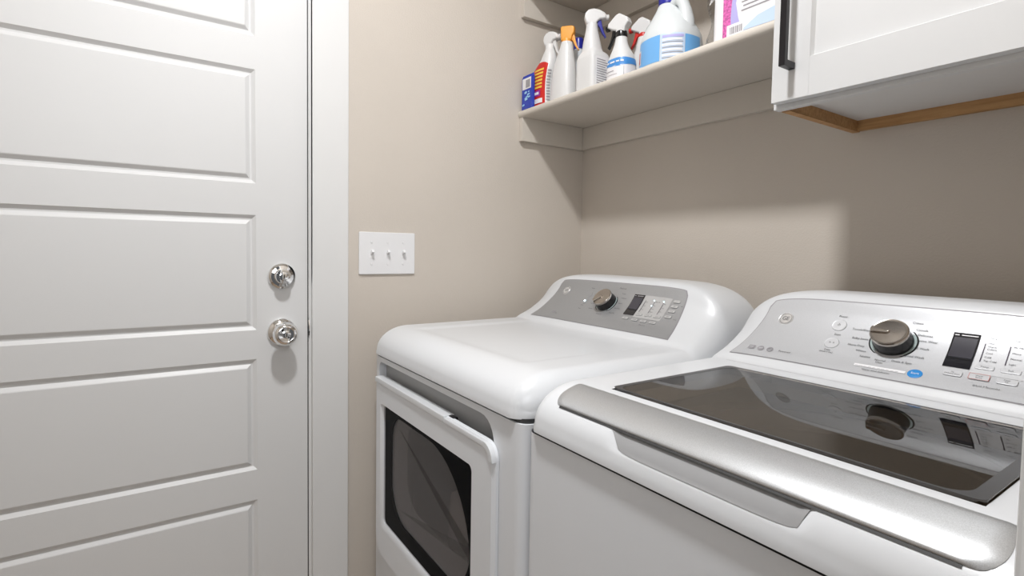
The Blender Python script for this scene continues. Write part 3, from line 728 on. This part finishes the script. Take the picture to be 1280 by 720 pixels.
    if washer:
        bt('push_button', ((1.1830, -.2845, 'Temp'), (1.2110, -.2845, 'Soil'), (1.2390, -.2845, 'Spin')), .0215, .0085, 'btn')
        bt('push_button', ((1.1515, -.3000, 'My|Delayed Start'), (1.1815, -.3000, 'Warm|Rinse'), (1.2110, -.3000, 'Deep|Fill'), (1.2400, -.3000, 'Stain|Soak')), .0225, .0105, 'btn', size=.0034)
        add('button_outline', lambda bm: [dashes(bm, T, 1.1815+dx, -.3000+dy, w_, h_, .0036) for dx, dy, w_, h_ in ((0, .0042, .0225, .0006), (0, -.0042, .0225, .0006), (-.0112, 0, .0006, .0118), (.0112, 0, .0006, .0118))], 'redline', 'thin red outline of one button')
        def w2(bm):
            A = lambda x, y, s, z=.0056, al='L', sq=.95: add_text(bm, s, z, T.frame(x, y, .0022), al, squeeze=sq)
            for (x, y, t) in ((1.0935, -.2405, 'Colors'), (1.1010, -.2475, 'Casuals'), (1.1055, -.2535, 'Delicates'), (1.1060, -.2605, 'Active Wear')): A(x-.013, y, t)
            for (x, y, t) in ((1.0890, -.2710, 'Cold Wash'), (1.0850, -.2840, 'Speed Wash'), (1.0730, -.2955, 'Drain & Spin')): A(x, y, t)
            for (x, y, t) in ((1.0290, -.2555, 'Towels/Sheets'), (1.0280, -.2680, 'Bulky Items'), (1.0270, -.2790, 'Heavy Duty'), (1.0330, -.2870, 'Whites'), (1.0430, -.2955, 'Sanitize')): A(x, y, t, .0056, 'R')
            A(1.0580, -.2980, 'Normal', .0052, 'C'); A(1.0580, -.3020, 'Clean', .0048, 'C')
            A(.9770, -.2415, 'Power', .0056, 'C'); A(.9790, -.2665, 'Start', .0056, 'C'); A(.9755, -.2935, 'Delay', .0046, 'C'); A(.9755, -.2975, '(Hold 3 Sec)', .0046, 'C')
            A(.9000, -.3115, 'Powered', .0062, 'L'); A(1.0600, -.3195, 'Water level indicator', .0048, 'C'); A(1.1930, -.3140, '(Hold 3 seconds)', .0044, 'C'); A(1.1930, -.3105, '.', .010, 'C')
            for (x, t) in ((1.1520, 'l'),): pass
        add('panel_text', w2, 'txt', smooth=0)
        for (x, y) in ((.9755, -.2530), (.9765, -.2810)):
            add('round_button', lambda bm: disc(bm, T, x, y, [(.0002, 0), (.0112, 0), (.0120, .0008), (.0112, .0020), (.0095, .0017), (.0002, .0022)]), 'btn')
        add('button_symbol', lambda bm: (add_text(bm, 'O', .0062, T.frame(.9755, -.2530, .0033)), dashes(bm, T, .9755, -.2515, .0006, .003, .0033), add_text(bm, '>', .0066, T.frame(.9740, -.2810, .0033)), add_text(bm, 'II', .0050, T.frame(.9800, -.2810, .0033))), 'txtd', smooth=0)
        T.patch('level_bar', L(1.0265, 1.0975, -.3145), L(1.0265, 1.0975, -.3100), 'txtw', pn, .0020, 2)['label'] = 'long pale level indicator bar'
        add('bar_marks', lambda bm: [dashes(bm, T, 1.031+.0062*i, -.3135, .0045, .0005, .0025) for i in range(10)], 'pgrey')
        add('blue_button', lambda bm: disc(bm, T, 1.1095, -.3110, [(.0002, 0), (.0092, 0), (.0096, .0008), (.0085, .0016), (.0002, .0016)]), 'blue', 'small round blue button')
        add('blue_button_text', lambda bm: add_text(bm, 'Start', .0055, T.frame(1.1095, -.3110, .0027)), 'txtw', smooth=0)
        def ic(bm):
            dashes(bm, T, .8465, -.3100, .0125, .0105, .0024); disc(bm, T, .8650, -.3108, [(.0002, 0), (.0062, 0), (.0062, .0003), (.0002, .0003)], .0022); disc(bm, T, .8830, -.3112, [(.0038, 0), (.0060, 0), (.0060, .0003), (.0038, .0003)], .0022, cap=False)
            dashes(bm, T, .8830, -.3112, .009, .0016, .0025)
        add('panel_icon', ic, 'pgrey', 'row of small grey feature icons')
        add('icon_detail', lambda bm: (dashes(bm, T, .8465, -.3088, .0080, .0012, .0028), dashes(bm, T, .8465, -.3112, .0080, .0012, .0028), dashes(bm, T, .8650, -.3108, .0080, .0018, .0028)), 'panel')
    else:
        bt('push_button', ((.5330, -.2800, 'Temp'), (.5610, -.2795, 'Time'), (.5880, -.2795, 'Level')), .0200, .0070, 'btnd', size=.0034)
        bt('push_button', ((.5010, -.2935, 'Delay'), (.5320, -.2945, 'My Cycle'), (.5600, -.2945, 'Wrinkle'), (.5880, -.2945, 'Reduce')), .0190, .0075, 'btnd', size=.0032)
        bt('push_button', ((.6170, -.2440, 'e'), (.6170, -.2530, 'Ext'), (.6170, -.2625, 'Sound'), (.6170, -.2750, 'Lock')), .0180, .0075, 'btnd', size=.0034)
        def w2(bm):
            A = lambda x, y, s, z=.0050, al='L', sq=.95: add_text(bm, s, z, T.frame(x, y, .0022), al, squeeze=sq)
            for (x, y, t) in ((.4250, -.2345, 'Mixed Load'), (.4400, -.2420, 'Towels'), (.4460, -.2500, 'Delicates'), (.4450, -.2610, 'Casuals'), (.4420, -.2730, 'Quick Dry')): A(x, y, t)
            A(.4350, -.2860, 'Timed Dry'); A(.4060, -.2930, 'Warm Up', .0050, 'C')
            for (x, y, t) in ((.3700, -.2480, 'Jeans'), (.3640, -.2580, 'Bulky'), (.3640, -.2690, 'Normal'), (.3700, -.2820, 'Sanitize')): A(x, y, t, .0050, 'R')
            A(.3270, -.2380, 'Power', .0050, 'C'); A(.3230, -.2760, 'Start', .0050, 'C'); A(.3230, -.2860, 'Delay', .0046, 'C')
            A(.5650, -.3050, '(Hold 3 sec)', .0040, 'C'); A(.6350, -.2500, 'Off', .0040, 'C'); A(.6380, -.2780, 'Hold', .0040, 'C'); A(.2520, -.3110, 'Dry', .0050, 'C')
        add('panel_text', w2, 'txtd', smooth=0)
        for (x, y) in ((.3255, -.2490), (.3225, -.2655)):
            add('round_button', lambda bm: disc(bm, T, x, y, [(.0002, 0), (.0090, 0), (.0096, .0006), (.0090, .0016), (.0002, .0018)]), 'dpanel')
        add('led', lambda bm: disc(bm, T, .3215, -.2650, [(.0002, 0), (.0026, 0), (.0026, .0008), (.0002, .0012)], .0028), 'led', 'small lit light on the dryer panel')
        for lx, ly in ((.5530, -.2480), (.5530, -.2580), (.5820, -.2480)): add('led', lambda bm: disc(bm, T, lx, ly, [(.0002, 0), (.0011, 0), (.0011, .0005), (.0002, .0006)], .0024), 'led')
        add('panel_icon', lambda bm: (dashes(bm, T, .2370, -.3080, .0125, .0095, .0024),), 'pgrey')
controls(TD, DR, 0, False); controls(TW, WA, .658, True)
for o in bpy.data.objects:
    if o.parent and ('text' in o.name or 'letters' in o.name or 'symbol' in o.name or 'marks' in o.name or 'header' in o.name or 'icon_detail' in o.name): o['kind'] = 'stuff'
for r in (DR, WA): adopt(r)

# ------------------------------------------------------------------ things on the shelf
ZS = 1.6262
def se(c, n): return math.copysign(abs(c)**(2/n), c)
def spt(sec, a, off=0):
    z, cx, cy, rx, ry, n = sec; return Vector((cx+(rx+off)*se(cos(a), n), cy+(ry+off)*se(sin(a), n), z))
def interp(secs, z):
    for s0, s1 in zip(secs, secs[1:]):
        if s0[0] <= z <= s1[0]:
            t = (z-s0[0])/max(1e-9, s1[0]-s0[0]); return tuple(a+(b-a)*t for a, b in zip(s0, s1))
    return secs[-1] if z > secs[-1][0] else secs[0]
def smooth_secs(secs, k=5):
    """catmull-rom through the sections so that shoulders come out rounded"""
    out = []
    for i in range(len(secs)-1):
        p0, p1, p2, p3 = secs[max(0, i-1)], secs[i], secs[i+1], secs[min(len(secs)-1, i+2)]
        for q in range(k):
            t = q/k; v = [.5*(2*b+(c-a)*t+(2*a-5*b+4*c-d)*t*t+(3*b-a-3*c+d)*t**3) for a, b, c, d in zip(p0, p1, p2, p3)]
            v[0] = p1[0]+(p2[0]-p1[0])*t
            for w_ in (3, 4): v[w_] = max(min(p1[w_], p2[w_])*.97, min(max(p1[w_], p2[w_])*1.03, v[w_]))
            out.append(tuple(v))
    out.append(secs[-1]); return out
def loft(name, secs, m, parent=None, n=40, smooth=45):
    bm = bmesh.new(); rings = [[bm.verts.new(spt(s, 2*pi*i/n)) for i in range(n)] for s in secs]
    for a, b in zip(rings, rings[1:]):
        for i in range(n): bm.faces.new((a[i], a[(i+1) % n], b[(i+1) % n], b[i]))
    bm.faces.new(rings[0]); bm.faces.new(rings[-1]); return finish(name, bm, m, parent, smooth=smooth)
def wrap(bm, secs, z0, z1, a0, a1, off=.0006, nz=8, na=16, mi=0, f0=None, f1=None):
    """label shell on the lofted wall between heights and angles (degrees); f0/f1 vary lower/upper rim over 0..1"""
    V = []
    for j in range(nz+1):
        row = []
        for i in range(na+1):
            u = i/na; lo_ = z0+(f0(u) if f0 else 0); hi_ = z1+(f1(u) if f1 else 0); z = lo_+(hi_-lo_)*j/nz
            row.append(bm.verts.new(spt(interp(secs, z), R(a0+(a1-a0)*u), off)))
        V.append(row)
    for j in range(nz):
        for i in range(na): bm.faces.new((V[j][i], V[j][i+1], V[j+1][i+1], V[j+1][i])).material_index = mi
def label_shell(name, secs, args, m, parent, **k):
    bm = bmesh.new()
    for a in args: wrap(bm, secs, *a, **k)
    return finish(name, bm, m, parent, smooth=60)
def sprayer(root, x, y, z, ang, mh, mtrig, mcol, s=1.0, style=0, nozzle=None):
    F = Matrix.Translation((x, y, z)) @ Matrix.Rotation(R(ang), 4, 'Z') @ Matrix.Scale(s, 4)
    def fin(name, bm, m): bmesh.ops.transform(bm, matrix=F, verts=bm.verts); return finish(name, bm, m, root, smooth=40)
    bm = bmesh.new(); lathe(bm, [(.0003, 0), (.0150, 0), (.0155, .002), (.0152, .013), (.013, .016), (.0003, .016)], None, 32); fin('collar', bm, mcol)
    head = [(-.0135, .012), (-.0175, .020), (-.0205, .030), (-.0185, .041), (-.010, .0495), (.004, .052), (.018, .049), (.031, .042), (.036, .036), (.036, .026), (.020, .024), (.0125, .018), (.0115, .012)]
    if style == 1: head = [(-.013, .012), (-.015, .024), (-.024, .034), (-.020, .046), (.002, .060), (.012, .058), (.034, .040), (.036, .030), (.022, .022), (.0115, .018), (.0115, .012)]
    if style == 2: head = [(-.016, .008), (-.018, .045), (-.014, .050), (.016, .050), (.024, .046), (.024, .030), (.018, .020), (.016, .008)]
    bm = bmesh.new(); prism(bm, head, 'y', -.0125, .0125, .0045, seg=3); fin('spray_head', bm, mh)
    if style != 2:
        bm = bmesh.new(); lathe(bm, [(.0003, 0), (.0062, 0), (.0072, .001), (.0072, .009), (.0003, .009)], Matrix.Translation((.0345, 0, .0315)) @ RX, 20); fin('nozzle', bm, nozzle or mtrig)
    tr = [(.014, .024), (.024, .024), (.0265, .010), (.031, -.006), (.038, -.020), (.035, -.0225), (.026, -.010), (.020, .004), (.014, .012)]
    bm = bmesh.new(); prism(bm, tr, 'y', -.0052, .0052, .0018); fin('trigger', bm, mtrig)
GRP = 'spray bottles on the lower shelf'
# blue pack leaning against the wall
t = empty('foil_pack', (.040, -.256, ZS), 'small blue glossy pack at the far left end of the lower shelf', 'pack')
bm = bmesh.new(); prism(bm, [(.012, ZS), (.066, ZS), (.066, ZS+.102), (.012, ZS+.102)], 'y', -.2766, -.2636, .003); finish('pouch', bm, 'pdarkblue', t)
bm = bmesh.new(); box(bm, (.018, -0.2776, ZS+.062), (.062, -0.2768, ZS+.096)); finish('white_label', bm, 'pwhite', t)
bm = bmesh.new(); box(bm, (.036, -0.2781, ZS+.066), (.058, -0.2776, ZS+.090)); finish('printed_square', bm, 'pgrey', t)
bm = bmesh.new(); random.seed(2)
for k in range(7):
    x = random.uniform(.018, .05); z = ZS+random.uniform(.010, .052); w_ = random.uniform(.006, .016); h_ = random.uniform(.004, .012); prism(bm, [(x, z), (x+w_, z+.002), (x+w_*.8, z+h_), (x-.002, z+h_*.7)], 'y', -0.2776, -0.2768)
finish('aqua_print', bm, 'paqua', t)
bm = bmesh.new(); prism(bm, [(.010, ZS+.100), (.068, ZS+.100), (.068, ZS+.108), (.010, ZS+.108)], 'y', -.2710, -.2690); finish('seal_edge', bm, 'pdarkblue', t)
adopt(t)
# red label bottle
t = empty('spray_bottle', (.066, -.230, ZS), 'white spray bottle with red label and yellow print, beside the small blue pack', 'bottle', GRP)
sec = smooth_secs([(ZS, .065, -.230, .041, .028, 3.2), (ZS+.006, .065, -.230, .044, .030, 3.2), (ZS+.075, .065, -.230, .0435, .030, 3.2), (ZS+.115, .074, -.230, .041, .028, 3), (ZS+.140, .086, -.228, .0300, .024, 2.6), (ZS+.165, .092, -.228, .0200, .019, 2.2), (ZS+.180, .093, -.228, .0150, .0150, 2)])
loft('bottle_body', sec, 'pw', t)
label_shell('red_label', sec, [(ZS+.006, ZS+.138, 185, 322)], 'pred', t, f1=lambda u: -.010*(2*u-1)**2, nz=12)['label'] = 'red front label'
label_shell('yellow_print', sec, [(ZS+.058+.0105*k, ZS+.064+.0105*k, 252+k, 300) for k in range(6)], 'pyel', t, off=.0012, nz=1)
label_shell('purple_mark', sec, [(ZS+.034, ZS+.052, 256, 290)], 'pmag', t, off=.0012, nz=2); label_shell('white_box', sec, [(ZS+.012, ZS+.026, 248, 304), (ZS+.039, ZS+.047, 262, 282)], 'pwhite', t, off=.0016, nz=2)
label_shell('grey_print', sec, [(ZS+.018+.0088*k, ZS+.0225+.0088*k, 330, 352) for k in range(11)], 'pgrey', t, off=.0012, nz=1)
sprayer(t, .093, -.228, ZS+.178, 12, 'pw', 'pw', 'pw', 1.0); adopt(t)
# orange nozzle bottle
t = empty('spray_bottle', (.155, -.222, ZS), 'plain white bottle with an orange spray head', 'bottle', GRP)
sec = smooth_secs([(ZS, .155, -.222, .040, .026, 2.8), (ZS+.006, .155, -.222, .0435, .029, 2.8), (ZS+.060, .155, -.222, .0430, .029, 2.8), (ZS+.110, .157, -.222, .037, .026, 2.5), (ZS+.145, .162, -.222, .027, .022, 2.2), (ZS+.170, .166, -.222, .020, .018, 2), (ZS+.179, .166, -.222, .0165, .0165, 2)])
loft('bottle_body', sec, 'pw', t); sprayer(t, .166, -.222, ZS+.175, 38, 'por', 'por', 'por', 1.0, 2); adopt(t)
# plain white square bottle
t = empty('spray_bottle', (.273, -.213, ZS), 'tallest spray bottle, square white body with blank front and blue trigger', 'bottle', GRP)
cx, cy = .2745, -.2130
sec = smooth_secs([(ZS, cx, cy, .034, .034, 7), (ZS+.005, cx, cy, .0365, .0365, 7), (ZS+.098, cx, cy, .0365, .0365, 7), (ZS+.112, cx-.001, cy, .033, .033, 5), (ZS+.122, cx-.005, cy, .0265, .027, 3), (ZS+.150, cx-.008, cy, .0235, .0235, 2.3), (ZS+.180, cx-.009, cy, .0185, .0185, 2), (ZS+.194, cx-.009, cy, .0160, .0160, 2)])
loft('bottle_body', sec, 'pw', t, n=56)
def flat(name, boxes, m, parent):
    bm = bmesh.new()
    for a, b in boxes: box(bm, a, b)
    return finish(name, bm, m, parent)
xf = cx+.0365
flat('side_label', [((xf-.001, cy-.024, ZS+.012), (xf+.0004, cy+.026, ZS+.098))], 'pwhite', t)
flat('label_print', [((xf, cy-.020, ZS+.088-.0065*k), (xf+.0007, cy+(.022 if k % 3 else .012), ZS+.0905-.0065*k)) for k in range(11)], 'pgrey', t)
sprayer(t, cx-.009, cy, ZS+.186, 52, 'pw', 'pblu', 'pw', 1.08, nozzle='pw'); adopt(t)
# black trigger bottle
t = empty('spray_bottle', (.377, -.205, ZS), 'white spray bottle with blue band, black collar and black trigger', 'bottle', GRP)
cx, cy = .378, -.205
sec = smooth_secs([(ZS, cx, cy, .034, .032, 2.6), (ZS+.005, cx, cy, .0365, .034, 2.6), (ZS+.058, cx, cy, .0365, .034, 2.6), (ZS+.080, cx, cy, .031, .030, 2.4), (ZS+.108, cx-.003, cy, .020, .020, 2), (ZS+.134, cx-.003, cy, .0150, .0150, 2)])
loft('bottle_body', sec, 'pw', t)
label_shell('wrap_label', sec, [(ZS+.008, ZS+.048, 180, 400)], 'pwhite', t); label_shell('blue_band', sec, [(ZS+.048, ZS+.068, 180, 400)], 'pband', t, f0=lambda u: .003*sin(u*9))
label_shell('label_print', sec, [(ZS+.034, ZS+.036, 235, 275), (ZS+.025, ZS+.026, 235, 290), (ZS+.012, ZS+.044, 322, 324)], 'pgrey', t, off=.0012, nz=1)
label_shell('band_print', sec, [(ZS+.056, ZS+.060, 240+22*k, 256+22*k) for k in range(4)], 'pwhite', t, off=.0012, nz=1)
sprayer(t, cx-.003, cy, ZS+.131, 196, 'pw', 'black', 'black', 1.05, 1); adopt(t)
# red trigger bottle
t = empty('spray_bottle', (.398, -.128, ZS), 'white spray bottle with red trigger, beside the blue-capped jug', 'bottle', GRP)
cx, cy = .379, -.118
sec = smooth_secs([(ZS, cx, cy, .034, .030, 2.6), (ZS+.005, cx, cy, .0365, .032, 2.6), (ZS+.080, cx, cy, .0350, .031, 2.6), (ZS+.125, cx-.002, cy, .024, .022, 2.2), (ZS+.152, cx-.004, cy, .0155, .0155, 2)])
loft('bottle_body', sec, 'pw', t); label_shell('label_print', sec, [(ZS+.048, ZS+.050, 220, 268)], 'pgrey', t, off=.001, nz=1)
label_shell('blue_print', sec, [(ZS+.060, ZS+.085, 318, 350)], 'pband', t, off=.0008)
sprayer(t, cx-.004, cy, ZS+.148, 200, 'pw', 'pred', 'pred', .98, 1); adopt(t)
# half hidden translucent bottle
t = empty('squeeze_bottle', (.120, -.130, ZS), 'translucent bottle with dark blue cap, half hidden behind the orange-topped bottle', 'bottle')
cx, cy = .126, -.140
sec = smooth_secs([(ZS, cx, cy, .032, .028, 2.4), (ZS+.006, cx, cy, .035, .030, 2.4), (ZS+.140, cx, cy, .035, .030, 2.4), (ZS+.180, cx, cy, .022, .020, 2), (ZS+.190, cx, cy, .013, .013, 2)])
loft('bottle_body', sec, 'ptrans', t)
bm = bmesh.new(); lathe(bm, [(.0003, 0), (.0160, 0), (.0155, .030), (.013, .034), (.0003, .035)], Matrix.Translation((cx, cy, ZS+.188)), 32); finish('cap', bm, 'pblu', t); adopt(t)
# jug
t = empty('bleach_jug', (.525, -.188, ZS), 'large white handled jug with blue cap and light blue label', 'jug')
cx, cy = .5275, -.186
sec = smooth_secs([(ZS, cx, cy, .066, .066, 2.3), (ZS+.006, cx, cy, .071, .071, 2.3), (ZS+.068, cx, cy, .071, .071, 2.3), (ZS+.090, cx-.001, cy, .067, .066, 2.3), (ZS+.118, cx-.004, cy, .054, .052, 2.2), (ZS+.145, cx-.009, cy, .038, .036, 2), (ZS+.166, cx-.014, cy, .024, .024, 2), (ZS+.176, cx-.014, cy, .019, .019, 2)])
loft('jug_body', sec, 'pj', t, n=64)
def tube(name, pts, rad, m, parent, n=16):
    bm = bmesh.new(); P = [Vector(p) for p in pts]; rings = []
    for i, p in enumerate(P):
        d = (P[min(i+1, len(P)-1)]-P[max(i-1, 0)]).normalized(); u_ = Vector((0, 1, 0)); v_ = d.cross(u_).normalized(); r = rad[i] if isinstance(rad, (list, tuple)) else rad
        rings.append([bm.verts.new(p+u_*r*cos(2*pi*k/n)+v_*r*.85*sin(2*pi*k/n)) for k in range(n)])
    for a, b in zip(rings, rings[1:]):
        for k in range(n): bm.faces.new((a[k], a[(k+1) % n], b[(k+1) % n], b[k]))
    bm.faces.new(rings[0]); bm.faces.new(rings[-1]); return finish(name, bm, m, parent, smooth=60)
hp = [(cx-.004, cy, ZS+.154), (cx+.008, cy, ZS+.168), (cx+.022, cy, ZS+.170), (cx+.034, cy, ZS+.158), (cx+.041, cy, ZS+.138), (cx+.045, cy, ZS+.118), (cx+.046, cy, ZS+.096)]
tube('handle', hp, [.012, .0135, .0145, .015, .0165, .019, .021], 'pj', t)
bm = bmesh.new(); lathe(bm, [(.0003, 0), (.0225, 0), (.0225, .024), (.020, .028), (.0003, .028)], Matrix.Translation((cx-.014, cy, ZS+.170)), 36); finish('cap', bm, 'pblu', t)
label_shell('blue_label', sec, [(ZS+.010, ZS+.072, 190, 286)], 'pblub', t, na=30)['label'] = 'sky blue side of the jug label'
label_shell('pale_label', sec, [(ZS+.010, ZS+.072, 288, 336)], 'pblul', t, na=20); label_shell('blue_label_end', sec, [(ZS+.012, ZS+.070, 337, 372)], 'pblub', t, na=20)
label_shell('label_heading', sec, [(ZS+.062, ZS+.068, 291, 334)], 'plil', t, off=.0012, nz=1)
label_shell('label_lines', sec, [(ZS+.014+.0120*k, ZS+.0160+.0120*k, 291, 333) for k in range(4)], 'pgrey', t, off=.0012, nz=1)
label_shell('label_white', sec, [(ZS+.0185+.0120*k, ZS+.0235+.0120*k, 291, 331) for k in range(4)], 'pwhite', t, off=.0011, nz=1)
label_shell('red_badge', sec, [(ZS+.022, ZS+.050, 208, 236)], 'pred', t, off=.0012, nz=3); label_shell('badge_rim', sec, [(ZS+.019, ZS+.053, 205, 240)], 'pwhite', t, off=.0009, nz=3)
adopt(t)
# clear wrap
t = empty('plastic_wrap', (.66, -.150, ZS), 'crumpled clear plastic wrap glinting between the jug and the pink-edged pack', 'wrap')
bm = bmesh.new(); random.seed(5); rows = []
for j in range(15):
    row = []
    for i in range(22):
        a = 2*pi*i/22; k = 1+.25*math.sin(3*a+j*.9)+random.uniform(-.09, .09); row.append(bm.verts.new((.652+.026*k*cos(a), -.160+.030*k*sin(a), ZS+.001+.19*j/14)))
    rows.append(row)
for a, b in zip(rows, rows[1:]):
    for i in range(22): bm.faces.new((a[i], a[(i+1) % 22], b[(i+1) % 22], b[i]))
o = finish('wrap_sheet', bm, 'pclear', t, smooth=0); adopt(t)
# printed pack
t = empty('detergent_pack', (.78, -.20, ZS), 'white pack with pink and purple print and barcode, next to the wall cabinet', 'pack')
bm = bmesh.new(); prism(bm, rrect(.690, .862, -.258, -.120, .022, 6), 'z', ZS, ZS+.235, .006, seg=3); finish('pack_body', bm, 'pwhite', t, smooth=50)
y = -.2583; fz = lambda a: a+ZS
def fl(name, pts, m, d=.0004):
    bm = bmesh.new()
    for p in pts: prism(bm, [(a, fz(b)) for a, b in p], 'y', y-d, y+.001)
    return finish(name, bm, m, t)
fl('pink_print', [[(.722, .004), (.744, .004), (.741, .020), (.740, .045), (.742, .075), (.747, .10), (.756, .13), (.766, .16), (.77, .20), (.722, .20)]], 'ppink', .0004)
fl('purple_line', [[(.722, .001), (.856, .001), (.856, .004), (.722, .004)]], 'ppur', .0006)
fl('lilac_print', [[(.741, .030), (.762, .024), (.757, .040), (.751, .070), (.756, .10), (.747, .10), (.742, .075), (.740, .045)]], 'plil', .0005)
fl('barcode_box', [[(.732, .006), (.770, .006), (.770, .030), (.732, .030)]], 'pwhite', .0007)
fl('barcode', [[(.739+.0032*k, .010), (.7405+.0032*k+.0005*(k % 3), .010), (.7405+.0032*k+.0005*(k % 3), .024), (.739+.0032*k, .024)] for k in range(9)], 'pgrey', .0010)
fl('grey_lines', [[(.764+.004*(k % 2), .050+.0085*k), (.842-.010*(k % 3), .050+.0085*k), (.842-.010*(k % 3), .0523+.0085*k), (.764+.004*(k % 2), .0523+.0085*k)] for k in range(8)], 'pgrey', .0004)
fl('blue_print', [[(.770, .010), (.856, .008), (.856, .044), (.835, .036), (.800, .030), (.770, .014)]], 'pblul', .0004)
adopt(t)

# ------------------------------------------------------------------ ceiling light
t = empty('ceiling_light', (.92, -1.09, ZC), 'round flush ceiling light above the laundry floor, out of the picture', 'ceiling light')
bm = bmesh.new(); lathe(bm, [(.16, ZC), (.16, ZC-.02), (.15, ZC-.028), (.09, ZC-.030), (.085, ZC-.024), (.085, ZC-.001)], Matrix.Translation((.92, -1.09, 0)), 48, cap=False); finish('trim_ring', bm, 'trim', t)
bm = bmesh.new(); lathe(bm, [(.0003, ZC-.026), (.084, ZC-.026), (.084, ZC-.001)], Matrix.Translation((.92, -1.09, 0)), 48, cap=False); finish('diffuser', bm, 'lamp', t)
adopt(t)
